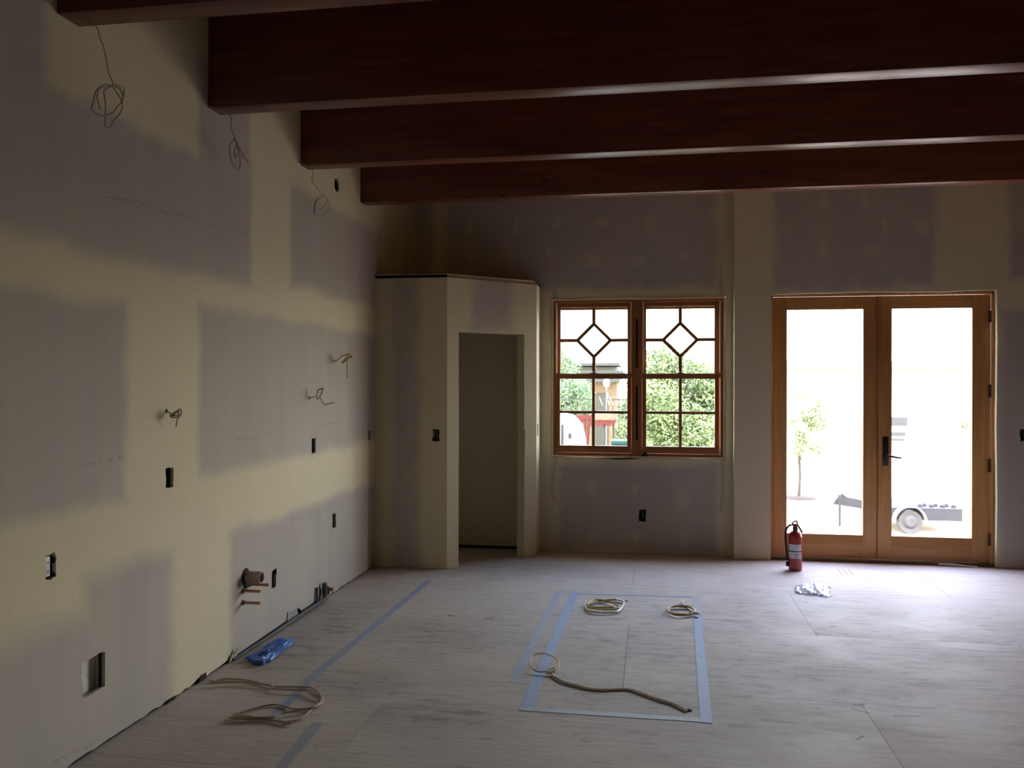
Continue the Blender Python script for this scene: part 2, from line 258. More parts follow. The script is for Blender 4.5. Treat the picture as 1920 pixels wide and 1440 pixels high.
MUD = (.69, .62, .44); PAPER = (.45, .412, .378)
def drywall(name, axes, patches, base='mud', spots=(), lines=(), strokes=0):
    """joint compound and bare paper face; axes picks the two wall coordinates"""
    k = NM(name, .92, .15); P = k.world(); X, Y, Z = k.sep(P)[:3]
    u, v = {'yz': (Y, Z), 'xz': (X, Z)}[axes]
    d = k.nd('ShaderNodeSeparateColor'); k.set(d.inputs[0], k.noise(P, 2.6, 5, .6, col=True))
    u2 = k.math('ADD', u, k.math('MULTIPLY', k.math('SUBTRACT', d.outputs[0], .5), .13)); v2 = k.math('ADD', v, k.math('MULTIPLY', k.math('SUBTRACT', d.outputs[1], .5), .13))
    mask = k.union([k.rbox(u2, v2, *p[:4], soft=p[4] if len(p) > 4 else .05) for p in patches])
    if spots: mask = k.math('MULTIPLY', mask, k.math('SUBTRACT', 1., k.math('MULTIPLY', k.union([k.ell(u2, v2, *s_) for s_ in spots]), .42)))
    m2 = k.mapping(P, (4.5, 4.5, .5) if strokes else (2, 2, 2)); st = k.noise(m2, 1.2, 4)
    mask = k.math('MULTIPLY', mask, k.ramp(st, .2, .75, (.78 if not strokes else .80), 1.))
    mudc = k.mix(k.noise(P, 1.6, 3), tuple(c*.93 for c in MUD), tuple(min(1, c*1.06) for c in MUD))
    papc = k.mix(k.noise(P, 2.3, 5), tuple(c*.92 for c in PAPER), tuple(c*1.08 for c in PAPER))
    c = k.mix(mask, mudc, papc)
    fine = k.noise(P, 60, 3); c = k.mix(k.ramp(fine, .3, .7, 0, .12), c, (.33, .30, .25))
    if lines:
        g = k.math('MULTIPLY', k.union([k.seg(u2, v2, *l) for l in lines]), k.ramp(k.noise(k.mapping(P, (9, 9, 1)), 6), .42, .6, 0, .8))
        c = k.mix(k.math('MULTIPLY', g, .6), c, (.22, .2, .18))
    k.color(c); k.bump(k.noise(P, 14, 5), .12, .003)
    return k.m

def wood(name, c0, c1, axis='x', rough=.4, spec=.4, scale=1.0, knots=False):
    k = NM(name, rough, spec); P = k.world()
    st = {'x': (.9, 16, 16), 'z': (16, 16, .9), 'y': (16, .9, 16)}[axis]
    n = k.noise(k.mapping(P, tuple(a*scale for a in st)), 1.6, 6, .6, .4); n2 = k.noise(P, 1.3, 2)
    c = k.mix(k.ramp(n, .3, .72), c0, c1); c = k.mix(k.ramp(n2, .3, .7, 0, .35), c, tuple(a*.75 for a in c0))
    if knots:
        vo = k.nd('ShaderNodeTexVoronoi'); k.set(vo.inputs['Vector'], k.mapping(P, (1.6, 3.4, 3.4))); vo.inputs['Scale'].default_value = 1.1
        c = k.mix(k.ramp(vo.outputs['Distance'], .04, .1, .8, 0), c, tuple(a*.3 for a in c0))
    k.color(c); k.bump(n, .08, .002); return k.m

D = DATA
PTS = lambda key, z=0.: [(x, y, z) for x, y in D[key]]
XW, YW, YD, YP = -2.384, 8.09, 7.97, 7.13      # left wall, window wall, door wall, closet front
ZC = 3.70                                       # ceiling

# ---------------------------------------------------------------- materials
m_beam = wood('varnished_beam', (.11, .027, .017), (.22, .064, .036), 'x', .36, .45, 1., True)
m_fir = wood('fir_vertical', (.48, .225, .070), (.62, .32, .115), 'z', .42, .4)
m_firh = wood('fir_horizontal', (.48, .225, .070), (.62, .32, .115), 'x', .42, .4)
m_fird = wood('fir_window', (.27, .10, .032), (.37, .155, .055), 'z', .42, .4)
m_firdh = wood('fir_window_rail', (.27, .10, .032), (.37, .155, .055), 'x', .42, .4)
m_pine = wood('raw_pine', (.72, .50, .30), (.84, .64, .42), 'z', .6, .3)  # pine, paled so the frame edges look as if catching light
m_bronze = simple('dark_bronze', (.06, .045, .038), .38, .5, .7)
m_black = simple('black_plastic', (.012, .012, .012), .5, .3)
m_dark = simple('stud_cavity', (.05, .042, .035), .9, .1)
m_bluebox = simple('dark_box', (.035, .04, .05), .6, .2)
m_white = simple('white_cable', (.78, .74, .66), .3, .6)
m_greyc = simple('grey_cable', (.36, .33, .26), .5, .4)
m_yell = simple('yellow_cable', (.50, .38, .12), .5, .4)
m_tan = simple('tan_cable', (.62, .50, .32), .5, .4)
m_brownc = simple('brown_cable_shade', (.44, .34, .26), .35, .55)  # brown cable; also painted shade, the shadow side of the cable tail
m_copper = simple('copper', (.50, .25, .15), .45, .5, .55)
m_taupe = simple('drain_plastic', (.36, .29, .25), .6, .3)
m_steel = simple('dull_steel', (.33, .33, .33), .45, .5, .7)
m_boxsteel = simple('box_sheet_metal', (.62, .60, .58), .6, .4, .2)
m_red = simple('red_enamel', (.34, .028, .03), .28, .5, 0, .06)
m_label = simple('paper_label', (.62, .62, .64), .5, .3)
m_chrome = simple('chrome', (.6, .6, .6), .25, .5, .9)
m_conc = simple('pale_concrete', (.47, .385, .27), .9, .2, 0, .08, 2)
m_ceil = simple('ceiling_board', (.42, .24, .11), .85, .2, 0, .15, 3)
m_room = simple('far_drywall', (.46, .37, .20), .9, .15, 0, .12, 1.2)

def glass_mat(name, tint):
    m = bpy.data.materials.new(name); m.use_nodes = True; t = m.node_tree; t.nodes.clear()
    o = t.nodes.new('ShaderNodeOutputMaterial'); mx = t.nodes.new('ShaderNodeMixShader'); a = t.nodes.new('ShaderNodeBsdfTransparent'); g = t.nodes.new('ShaderNodeBsdfGlossy')
    a.inputs[0].default_value = (*tint, 1); g.inputs['Roughness'].default_value = .02; mx.inputs[0].default_value = .05
    n = t.nodes.new('ShaderNodeTexNoise'); n.inputs['Scale'].default_value = 3; r = t.nodes.new('ShaderNodeMapRange'); r.inputs[3].default_value = .03; r.inputs[4].default_value = .08
    t.links.new(n.outputs[0], r.inputs[0]); t.links.new(r.outputs[0], mx.inputs[0])
    t.links.new(a.outputs[0], mx.inputs[1]); t.links.new(g.outputs[0], mx.inputs[2]); t.links.new(mx.outputs[0], o.inputs[0]); return m
m_glass = glass_mat('door_glass', (.96, .96, .96)); m_wglass = glass_mat('window_glass', (.80, .86, .82))

def floor_mat():
    k = NM('worn_plywood', .5, .12); P = k.world(); X, Y, Z = k.sep(P)[:3]
    oi = k.nd('ShaderNodeObjectInfo').outputs['Random']
    off = k.nd('ShaderNodeCombineXYZ'); k.set(off.inputs[0], k.math('MULTIPLY', oi, 40.)); 
    va = k.nd('ShaderNodeVectorMath', operation='ADD'); k.set(va.inputs[0], P); k.t.links.new(off.outputs[0], va.inputs[1]); Q = va.outputs[0]
    big = k.noise(k.mapping(Q, (.7, 1.3, 1)), 1.6, 5, .6, .3)
    gr = k.noise(k.mapping(Q, (1.2, 26, 1)), 2.0, 6, .65, .25)
    gr2 = k.noise(k.mapping(Q, (4, 70, 1)), 2.2, 3, .6)
    c = k.mix(k.ramp(big, .3, .7), (.52, .455, .40), (.60, .535, .48))
    c = k.mix(k.ramp(gr, .36, .66, .35, 0), c, (.30, .26, .225))
    c = k.mix(k.ramp(gr2, .58, .70, 0, .6), c, (.22, .18, .155)); blot = k.noise(k.mapping(Q, (2.5, 9, 1)), 2.2, 6, .75, .5); c = k.mix(k.ramp(blot, .57, .70, 0, .62), c, (.19, .16, .14))
    # scuffed grey stains; the wide ones paint dimmer light onto the mid floor
    st = k.union([k.ell(X, Y, *e) for e in ((-1.35, 5.25, .75, .45, .9), (-.25, 5.35, .35, .5, .9), (.3, 5.2, .6, .5, .9), (-1.0, 4.0, .5, .25, .9), (-2.1, 5.2, .35, 1.1, .9), (-1.6, 4.3, .5, .3, .9), (.9, 5.6, 2.6, 1.5, .7), (.6, 4.5, 1.6, .8, .9), (-1.2, 7.2, 1.0, .45, .9), (1.9, 4.1, .5, .12, .9))])
    sn = k.noise(k.mapping(P, (2.2, 8, 1)), 2.4, 6, .7, .6)
    c = k.mix(k.math('MULTIPLY', st, k.ramp(sn, .46, .70, 0, .75)), c, (.17, .145, .13))
    c = k.mix(k.math('MULTIPLY', st, .30), c, (.20, .19, .185))
    # plaster dust, its blue raised to tint the floor like sky light
    c = k.mix(k.math('MULTIPLY', k.ell(X, Y, .4, 6.6, 2.6, 1.6, .8), k.ramp(k.noise(P, 2.2, 5), .3, .7, .0, .25)), c, (.60, .58, .60))
    # nail heads, knots and gouges
    vo = k.nd('ShaderNodeTexVoronoi'); k.set(vo.inputs['Vector'], k.mapping(P, (1, 2.2, 1))); vo.inputs['Scale'].default_value = 3.2
    sc = k.nd('ShaderNodeSeparateColor'); k.set(sc.inputs[0], vo.outputs['Color'])
    dots = k.math('MULTIPLY', k.ramp(vo.outputs['Distance'], .03, .05, 1, 0), k.math('GREATER_THAN', sc.outputs[0], .45))
    c = k.mix(k.math('MULTIPLY', dots, .8), c, (.06, .045, .035))
    g = D['gouge']; ln = [k.seg(X, Y, g[i], g[i+1], .014) for i in range(0, len(g), 2)]
    c = k.mix(k.math('MULTIPLY', k.union(ln), .85), c, (.04, .03, .025))
    rd = D['red']; ln = [k.seg(X, Y, rd[i], rd[i+1], .008) for i in range(0, len(rd), 2)]
    c = k.mix(k.math('MULTIPLY', k.union(ln), .7), c, (.35, .07, .05))
    k.color(c); k.set(k.b.inputs['Roughness'], k.ramp(big, .3, .7, .6, .78)); k.bump(gr, .25, .003); return k.m
m_floor = floor_mat()
def tape_mat(name, col, lo, hi):
    k = NM(name, .6, .3); P = k.world()
    n = k.noise(k.mapping(P, (9, 3, 1)), 2.5, 5, .65)
    k.color(k.mix(k.ramp(n, .3, .7, lo, hi), (.36, .34, .34), col)); return k.m
BL = (.15, .26, .52)
m_tape = tape_mat('blue_tape', BL, .45, .85); m_tapew = tape_mat('worn_blue_tape', BL, .15, .6); m_tapef = tape_mat('faint_blue_tape', BL, .04, .34)

# ---------------------------------------------------------------- floor of plywood sheets
fl = MB().box(-2.6, 6.2, -3.6, 8.20, -.30, -.020).build('floor', m_dark, kind='structure', label='dusty plywood subfloor of staggered sheets')
rows = [8.22, 6.81, 5.645, 4.48, 3.315, 2.15, .985, -.18, -1.35, -2.52, -3.6]
joint = [-.145, 1.05, -.145, -1.325, 1.04-2.365*.0, -.145, 1.05, -.145, 1.05, -.145]
joint = [-.145, -1.325, -.145, -1.325, 1.04-1.18, -1.325, -.145, -1.325, -.145, -1.325]
G = .0011
for i in range(len(rows)-1):
    y1, y0 = rows[i], rows[i+1]; x = joint[i]
    while x > -2.4: x -= 2.365
    x0 = -2.395 if x < -2.395 else x
    x0 = x
    while x0 < 6.1:
        a = max(x0, -2.395); b = min(x0+2.365, 6.15)
        if b-a > .05:
            MB().box(a+G, b-G, y0+G, y1-G, -.019, 0).build('plywood_sheet', m_floor, fl)
        x0 += 2.365

# ---------------------------------------------------------------- drywall sheets
rnd = random.Random(4)
def ragged(x0, x1, z0, z1, j=.004, n=4):
    p = []
    cs = [(x0, z0), (x1, z0), (x1, z1), (x0, z1)]
    for i in range(4):
        a, b = cs[i], cs[(i+1) % 4]
        for k in range(n): t = k/n; p.append((a[0]+(b[0]-a[0])*t+rnd.uniform(-j, j), a[1]+(b[1]-a[1])*t+rnd.uniform(-j, j)))
    return p
def hl(x1, y): return y
L = D['lines']
pl = [((a[1], a[2]), (b[1], b[2])) for a, b in zip(L[0:3], L[1:4])]
pl += [((L[4][1], L[4][2]), (L[5][1], L[5][2])), ((L[6][1], L[6][2]), (L[7][1], L[7][2])), ((L[8][1], L[8][2]), (L[9][1], L[9][2])), ((L[10][1], L[10][2]), (L[11][1], L[11][2])), ((L[12][1], L[12][2]), (L[13][1], L[13][2]))]
m_left = drywall('wall_left_drywall', 'yz',
    [(-3, 3.04, 2.17, 4), (2.9, 4.79, 2.17, 2.80), (4.2, 4.79, 2.17, 3.35), (5.38, 7.3, 2.26, 2.93), (-3, 3.56, 1.06, 1.96), (4.21, 7.5, 1.10, 2.02),
     (3.3, 3.94, -.2, .76, .07), (-3, 3.4, -.2, .62, .12), (4.55, 7.5, -.2, .74, .05), (-3, 2.0, 1.0, 3.3)],
    lines=[(a, b, .010) for a, b in pl], strokes=1)
# bottom edge is cut ragged, with torn bits, and notched at the cut-out by the conduit
bot = [(-3.6, .012)]; y = -3.4
while y < 8.1:
    z = .010+rnd.uniform(-.004, .006)
    if 4.20 < y < 4.24: z = .025
    if 4.50 < y < 4.60: z = .030+rnd.uniform(-.012, .02)
    if 4.6 < y < 5.9: z = .016+(y-4.6)*.012
    if 5.33 < y < 5.52: z = .06
    pass
    bot.append((y, z)); y += .045
outline = bot+[(8.15, .010), (8.15, ZC), (-3.6, ZC)]
holes = []
for kx in ('hA', 'hB', 'hC', 'hD', 'hE', 'hF'):
    a, b, c, d = D[kx]; holes.append(ragged(a, b, c, d, .003 if kx not in ('hE', 'hF') else .007))
holes.append([(p[1], p[2]) for p in D['hGpoly']])
a, b, c, d = D['hH']; holes.append([((a+b)/2+(b-a)/2*math.cos(t*math.pi/8), (c+d)/2+(d-c)/2*math.sin(t*math.pi/8)) for t in range(16)])
holes.append([(4.735+.030*math.cos(t*math.pi/6)*1.2, .425+.055*math.sin(t*math.pi/6)) for t in range(12)])
for (py, pz) in ((4.699, .372), (4.699, .302), (4.787, .390)):
    holes.append([(py+.017*math.cos(t*math.pi/5), pz+.017*math.sin(t*math.pi/5)) for t in range(10)])
for (py, pz) in ((3.896, 1.460), (5.688, 1.496), (6.156, 1.769)):
    holes.append([(py+.013*math.cos(t*math.pi/4), pz+.013*math.sin(t*math.pi/4)) for t in range(8)])
wl = sheet2d('wall_left', outline, holes, lambda u, v, t: (XW-t, u, v), .016, m_left); tag(wl, 'left wall of taped and mudded drywall with box cut-outs', kind='structure')
MB().box(XW-.20, XW-.105, -3.7, 8.3, -.02, ZC).build('wall_left_sheathing', m_dark, kind='structure', label='dark stud cavity behind the left drywall')
MB().box(XW-.11, XW-.014, -3.7, 8.3, -.019, .004).build('trim_1', m_dark, kind='structure', label='dark sole plate under the left wall')

def spots_of(key, base, sc=1.):
    r_ = random.Random(9); out = []
    for x, _, z in D[key]: out.append((x, z, (.028+r_.uniform(0, .065))*sc, (.05+r_.uniform(0, .08))*sc, .6))
    return out
m_back = drywall('wall_window_drywall', 'xz', [(-.86, .60, .02, .83, .05), (-1.98, .60, 2.50, 3.8, .05), (-2.3, -2.12, 2.4, 3.8, .04), (-.94, -.90, .5, 2.7, .03), (.63, .66, .4, 2.7, .02)], spots=spots_of('bspots', 0))
wh = ragged(-.945, .677, .898, 2.412, .004, 8)
oh = ragged(-.114, -.048, .300, .414, .004)
wb = sheet2d('wall_back', [(-2.5, .003), (.80, .003), (.80, ZC), (-2.5, ZC)], [wh, oh], lambda u, v, t: (u, YW+t, v), .16, m_back); tag(wb, 'back wall around the paired windows, grey drywall with mud spots', kind='structure')
m_door_w = drywall('wall_door_drywall', 'xz', [(1.10, 2.45, 2.45, 3.8, .05), (3.06, 4.3, 2.52, 3.8, .05), (2.99, 4.3, .0, 2.22, .06)], spots=spots_of('dspots', 0))
dh = ragged(1.068, 2.962, -.1, 2.418, .006, 12); dh = [(x, z if z > .03 else -.02) for x, z in dh]
ol = [(.745, .004), (1.068, .004)]+[(1.066, 2.1), (1.07, 2.405)]+[(1.07+i*.1575, 2.416+rnd.uniform(-.006, .006)) for i in range(1, 12)]+[(2.962, 2.418), (2.966, 2.0), (2.960, 1.2), (2.968, .6), (2.962, .004)]+[(6.2, .004), (6.2, ZC), (.745, ZC)]
oh2 = ragged(3.152, 3.22, 1.108, 1.209, .005)
wd = sheet2d('wall_back_right', ol, [oh2], lambda u, v, t: (u, YD+t, v), .28, m_door_w); tag(wd, 'back wall around the glass doors, cream joint compound with a grey panel above', kind='structure')

# closet in the corner: front, diagonal with its doorway, short return
m_cf = drywall('closet_front_drywall', 'xz', [(-2.22, -1.98, -.1, 3, .06)])
ohc = ragged(-1.866, -1.804, 1.102, 1.203, .004)
cf = sheet2d('wall_closet_front', [(XW, .003), (-1.737, .003), (-1.737, 2.545), (XW, 2.545)], [ohc], lambda u, v, t: (u, YP+t, v), .10, m_cf); tag(cf, 'front of the corner closet, cream with one grey strip', kind='structure')
s2 = math.sqrt(.5)
def dfn(u, v, t): return (-1.737+u*s2-t*s2, YP+u*s2+t*s2, v)
DL = (7.815-YP)/s2
uo0, uo1 = (1.737-1.654)/s2, (1.737-1.152)/s2
m_cd = drywall('closet_diagonal_drywall', 'xz', [(-1.56, -1.25, 2.07, 3, .05)])
ol = [(0, .003), (uo0, .003), (uo0+.003, 1.2), (uo0, 2.05), (uo1, 2.05), (uo1, 1.18), (uo1+.012, 1.17), (uo1+.004, .9), (uo1, .003), (DL, .003), (DL, 2.53), (DL-.04, 2.552), (0, 2.545)]
cd = sheet2d('wall_closet_diagonal', ol, [], dfn, .115, m_cd); tag(cd, 'diagonal closet wall with an open doorway', kind='structure')
ohr = ragged(7.87, 7.93, 1.11, 1.22, .003)
cr = sheet2d('wall_closet_return', [(7.815, .003), (8.10, .003), (8.10, 2.53), (7.815, 2.53)], [ohr], lambda u, v, t: (-1.052-t, u, v), .10, drywall('closet_return_drywall', 'yz', [(9, 10, 0, 1)])); tag(cr, 'short closet return wall beside the window wall', kind='structure')
MB().prism([(XW, YP), (-1.737, YP), (-1.052, 7.815), (-1.052, 8.10), (XW, 8.10)], lambda u, v, t: (u, v, t), 2.515, 2.54).build('ceiling_closet', m_ceil, kind='structure', label='closed top of the corner closet')
MB().box(XW+.0, -1.25, 8.072, 8.088, .004, .03).build('baseboard_closet', m_dark, kind='structure', label='dark gap strip at the back of the closet')

# rest of the room, behind and beside the camera
MB().box(6.0, 6.15, -3.7, 8.3, -.02, ZC).build('wall_right', m_room, kind='structure', label='right wall of the room, outside the picture')
MB().box(-2.6, 6.2, -3.75, -3.6, -.02, ZC).build('wall_front', m_room, kind='structure', label='wall behind the camera')
MB().box(-2.6, 6.3, -3.8, 8.9, ZC, ZC+.25).build('ceiling', m_ceil, kind='structure', label='ceiling deck above the beams')

# ---------------------------------------------------------------- beams
bl = {0: 'dark red-brown glulam ceiling beam nearest the viewer, cut by the top left edge', 1: 'second glulam beam back, its deep red-brown side widest in view', 2: 'third glulam beam back, second nearest the window wall',
      3: 'farthest glulam beam, shortest face, just before the window wall'}
for i, y in enumerate((3.105, 4.295, 5.53, 6.745)):
    b = MB().box(XW-.002, 6.02, y, y+.135, 3.10, 3.70)
    b.build('ceiling_beam', m_beam, origin=(XW, y, 3.1), bevel=.005, label=bl[i], cat='beam', group='exposed ceiling beams')
for y in (1.90, .70, -.50, -1.70, -2.90):
    MB().box(XW-.002, 6.02, y, y+.135, 3.10, 3.70).build('ceiling_beam', m_beam, origin=(XW, y, 3.1), bevel=.005, label='red-brown glulam ceiling beam behind the viewer, out of the picture', cat='beam', group='beams behind the viewer')

# ---------------------------------------------------------------- double-hung window pair
W = empty('window_1', (-.135, 8.1, .9), 'paired wooden double-hung windows with diamond muntins in the upper sashes', 'window', kind='structure')
def quad_frame(mb, x0, x1, z0, z1, w_, y0, y1, wz=None):
    wz = wz or w_
    mb.box(x0, x0+w_, y0, y1, z0, z1); mb.box(x1-w_, x1, y0, y1, z0, z1); mb.box(x0+w_, x1-w_, y0, y1, z0, z0+wz); mb.box(x0+w_, x1-w_, y0, y1, z1-wz, z1); return mb
quad_frame(MB(), -.938, .670, .905, 2.405, .012, 8.078, 8.24).build('casing_edge', m_pine, W, label='raw wood edge of the frame, paled as if catching light')
quad_frame(MB(), -.926, .658, .917, 2.393, .026, 8.094, 8.24, .022).build('window_frame', m_fird, W)
MB().box(-.183, -.088, 8.092, 8.24, .939, 2.371).build('mullion', m_fird, W)
MB().box(-.146, -.126, 8.0885, 8.094, 1.747, 2.209).build('jamb_slot', m_black, W, label='narrow black slot')
MB().box(-.146, -.126, 8.0885, 8.094, 1.07, 1.577).build('jamb_slot', m_black, W, label='narrow black slot')
for x in (-.904, -.196, -.083, .622):
    MB().box(x, x+.012, 8.088, 8.10, 1.70, 2.371).build('parting_stop', m_pine, W, label='thin pale stop strip')
def pane(parent, poly, y):
    n = len(poly); 
    MB().prism(poly, lambda u, v, t: (u, t, v), y, y+.004).build('pane', m_wglass, parent)
for (gx0, gx1) in ((-.863, -.226), (-.047, .581)):
    xm = (gx0+gx1)/2
    quad_frame(MB(), gx0-.07, gx1+.07, .925, 2.385, .058, 8.186, 8.236, .075).build('blind_stop', m_fird, W)
    # lower sash
    sx0, sx1 = gx0-.036, gx1+.036
    y0, y1 = 8.100, 8.140
    for nm, bx in (('sash_stile', (sx0, gx0, .945, 1.697)), ('sash_stile', (gx1, sx1, .945, 1.697))):
        MB().box(bx[0], bx[1], y0, y1, bx[2], bx[3]).build(nm, m_fird, W, bevel=.002)
    MB().box(gx0, gx1, y0, y1, .945, 1.010).build('sash_rail', m_firdh, W, bevel=.002)
    MB().box(gx0, gx1, y0, y1, 1.645, 1.697).build('meeting_rail', m_firdh, W, bevel=.002)
    MB().box(xm-.014, xm+.014, y0+.006, y1-.006, 1.010, 1.645).build('muntin', m_fird, W)
    zm = 1.328
    for a, b in ((gx0, xm-.014), (xm+.014, gx1)):
        MB().box(a, b, y0+.006, y1-.006, zm-.013, zm+.013).build('muntin', m_firdh, W)
    for a, b in ((gx0, xm-.014), (xm+.014, gx1)):
        for c, d in ((1.010, zm-.013), (zm+.013, 1.645)): pane(W, [(a, c), (b, c), (b, d), (a, d)], 8.118)
    # upper sash, set back
    y0, y1 = 8.142, 8.180; zt = 2.328; zb_ = 1.698
    for a, b in ((sx0, gx0), (gx1, sx1)): MB().box(a, b, y0, y1, 1.66, zt+.044).build('sash_stile', m_fird, W, bevel=.002)
    MB().box(gx0, gx1, y0, y1, zt, zt+.044).build('sash_rail', m_firdh, W, bevel=.002)
    MB().box(gx0, gx1, y0, y1, 1.655, zb_).build('sash_rail', m_firdh, W, bevel=.002)
    zc = 2.014; rx, rz = .158, .158; ym = (y0+y1)/2; wd_, dd = .032, .026
    T, B, Lf, Rt = (xm, ym, zc+rz), (xm, ym, zc-rz), (xm-rx, ym, zc), (xm+rx, ym, zc)
    for a, b in (((xm, ym, zt), T), (B, (xm, ym, zb_)), ((gx0, ym, zc), Lf), (Rt, (gx1, ym, zc)), (T, Lf), (Lf, B), (B, Rt), (Rt, T)):
        MB().bar(a, b, wd_, dd).build('muntin', m_fird, W)
    e = .0
    pane(W, [(xm, zc+rz), (xm-rx, zc), (xm, zc-rz), (xm+rx, zc)], ym)
    pane(W, [(gx0, zc), (xm-rx, zc), (xm, zc+rz), (xm, zt), (gx0, zt)], ym)
    pane(W, [(gx1, zc), (xm+rx, zc), (xm, zc+rz), (xm, zt), (gx1, zt)], ym)
    pane(W, [(gx0, zc), (xm-rx, zc), (xm, zc-rz), (xm, zb_), (gx0, zb_)], ym)
    pane(W, [(gx1, zc), (xm+rx, zc), (xm, zc-rz), (xm, zb_), (gx1, zb_)], ym)
    k = MB().box(xm-.032, xm+.032, 8.112, 8.138, 1.697, 1.704); k.lathe([(.011, 1.704), (.012, 1.712), (.008, 1.717)], (xm, 8.125, 0), 12); k.bar((xm, 8.122, 1.712), (xm+.038, 8.112, 1.716), .008, .006, (0, 0, 1))
    k.build('sash_lock', m_bronze, W, label='dark bronze sash lock')
k = MB(); k.prism([(-.50, .893), (-.30, .884), (-.12, .890), (-.30, .8975)], lambda u, v, t: (u, t, v), 8.062, 8.09); k.build('shim', m_dark, W, label='dark sliver of shim under the sill')
k = MB(); k.box(-.075, -.045, 8.062, 8.094, .925, .955).box(-.09, -.03, 8.07, 8.094, .917, .930); k.build('foam_bit', m_dark, W, label='dark lump at the foot of the mullion')

# ---------------------------------------------------------------- french doors
Dr = empty('door_1', (2.0, 8.05, 0), 'pair of fir-framed full-glass doors opening on bright daylight', 'door', kind='structure')
f = MB().box(1.072, 1.092, 8.025, 8.20, .0, 2.412).box(2.940, 2.960, 8.025, 8.20, .0, 2.412).box(1.072, 2.960, 8.025, 8.20, 2.392, 2.412); f.build('door_frame', m_fir, Dr)
MB().box(1.074, 2.958, 8.005, 8.24, .0, .026).build('threshold', simple('sill_wood', (.16, .11, .06), .7), Dr)
def leaf(x0, g0, g1, x1):
    for a, b in ((x0, g0), (g1, x1)):
        MB().box(a+.001, b, 8.040, 8.085, .030, 2.388).build('stile', m_fir, Dr, bevel=.002)
    MB().box(g0, g1, 8.0405, 8.085, .030, .241).build('rail', m_firh, Dr, bevel=.002)
    MB().box(g0, g1, 8.0405, 8.085, 2.273, 2.388).build('rail', m_firh, Dr, bevel=.002)
    MB().box(g0, g1, 8.060, 8.068, .241, 2.273).build('glass_pane', m_glass, Dr)
leaf(1.094, 1.218, 1.876, 1.998); leaf(2.003, 2.121, 2.787, 2.936)
MB().box(1.993, 2.001, 8.034, 8.040, .03, 2.388).build('astragal', wood('dark_fir', (.22, .10, .04), (.3, .14, .06), 'z'), Dr, label='dark joint strip between the leaves')
pl_ = MB().box(2.041, 2.091, 8.030, 8.041, .869, 1.127).build('handle_plate', m_bronze, Dr, label='tall dark bronze escutcheon', bevel=.002)
k = MB().lathe([(.013, -.05), (.013, 0)], (2.070, 8.030, .957), 14, 'y'); k.tube([(2.066, 7.985, .958), (2.10, 7.982, .958), (2.14, 7.980, .950), (2.185, 7.982, .945)], .009, 10, rf=lambda t: .012-.004*t)
k.build('lever', m_bronze, pl_, label='curved bronze lever'); MB().lathe([(.014, -.008), (.012, -.012), (.014, 0)], (2.066, 8.030, 1.05), 14, 'y').build('lock_cylinder', m_bronze, pl_)
for z0, z1 in ((2.141, 2.244), (1.484, 1.597), (.827, .94), (.184, .287)):
    k = MB(); k.box(2.918, 2.945, 8.030, 8.041, z0, z1)
    h = (z1-z0)/5
    for i in range(5): k.lathe([(.008, z0+i*h+.001), (.009, z0+i*h+.003), (.009, z0+(i+1)*h-.003), (.008, z0+(i+1)*h-.001)], (2.925, 8.026, 0), 10)
    k.build('hinge', m_bronze, Dr, label='dark butt hinge')
# pale strip of tape and shim lying along the sill
k = MB().tube(smooth_pts([(2.50, 8.0, .012), (2.60, 7.965, .020), (2.70, 7.97, .010), (2.80, 7.94, .012)], 5), .009, 6, rf=lambda t: .012*(1-.6*t))
k.build('putty_strip', simple('putty', (.62, .56, .42), .8), origin=(2.6, 7.97, 0), label='pale crumpled putty strip at the foot of the right door leaf', cat='scrap')

# ---------------------------------------------------------------- electrical boxes in the wall cut-outs
def wall_box_left(key, label, kind_='dark', group='empty outlet boxes'):
    a, b, c, d = D[key]; e = empty('outlet_box', (XW-.05, (a+b)/2, (c+d)/2), label, 'outlet box', group)
    m = .006; t = .003; x0, x1 = XW-.075, XW-.006
    k = MB(); k.box(x0, x0+t, a-m, b+m, c-m, d+m); k.box(x0+t, x1, a-m, a-m+t, c-m, d+m); k.box(x0+t, x1, b+m-t, b+m, c-m, d+m); k.box(x0+t, x1, a-m+t, b+m-t, c-m, c-m+t); k.box(x0+t, x1, a-m+t, b+m-t, d+m-t, d+m)
    k.build('box_shell', m_bluebox, e)
    rr = random.Random(key); 
    for q in range(2):
        yy = a+(b-a)*(.3+.35*q); p = [(x0+.004, yy, c+(d-c)*.85), (x0+.03, yy+rr.uniform(-.01, .01), c+(d-c)*.6), (x0+.045, yy+rr.uniform(-.01, .01), c+(d-c)*.4), (x0+.02, yy, c+(d-c)*.25)]
        MB().tube(smooth_pts(p, 4), .0028, 6).build('wire', [m_greyc, m_dark][q], e)
    return e
wall_box_left('hA', 'dark outlet cut-out directly below the leftmost small wire bundle')
wall_box_left('hB', 'dark outlet cut-out below the looped wire bundle, mid left wall')
wall_box_left('hC', 'small dark cut-out low on the left wall, left of the closet')
wall_box_left('hD', 'narrow dark cut-out on the left wall right beside the closet corner')
wall_box_left('hE', 'ragged dark outlet cut-out right of the copper pipe stubs')
# box with a duplex receptacle
eF = wall_box_left('hF', 'cut-out with a pale duplex receptacle inside, at far left', group='wired outlet boxes')
a, b, c, d = D['hF']; ym = a+.018
rc = MB().box(XW-.018, XW-.010, a+.002, a+.040, c+.012, d-.012).build('receptacle', m_label, eF, label='off-white duplex receptacle', bevel=.002)
for z in (c+.032, d-.036):
    for yy in (ym-.006, ym+.008): MB().box(XW-.011, XW-.0092, yy, yy+.003, z-.006, z+.006).build('slot', m_black, rc)
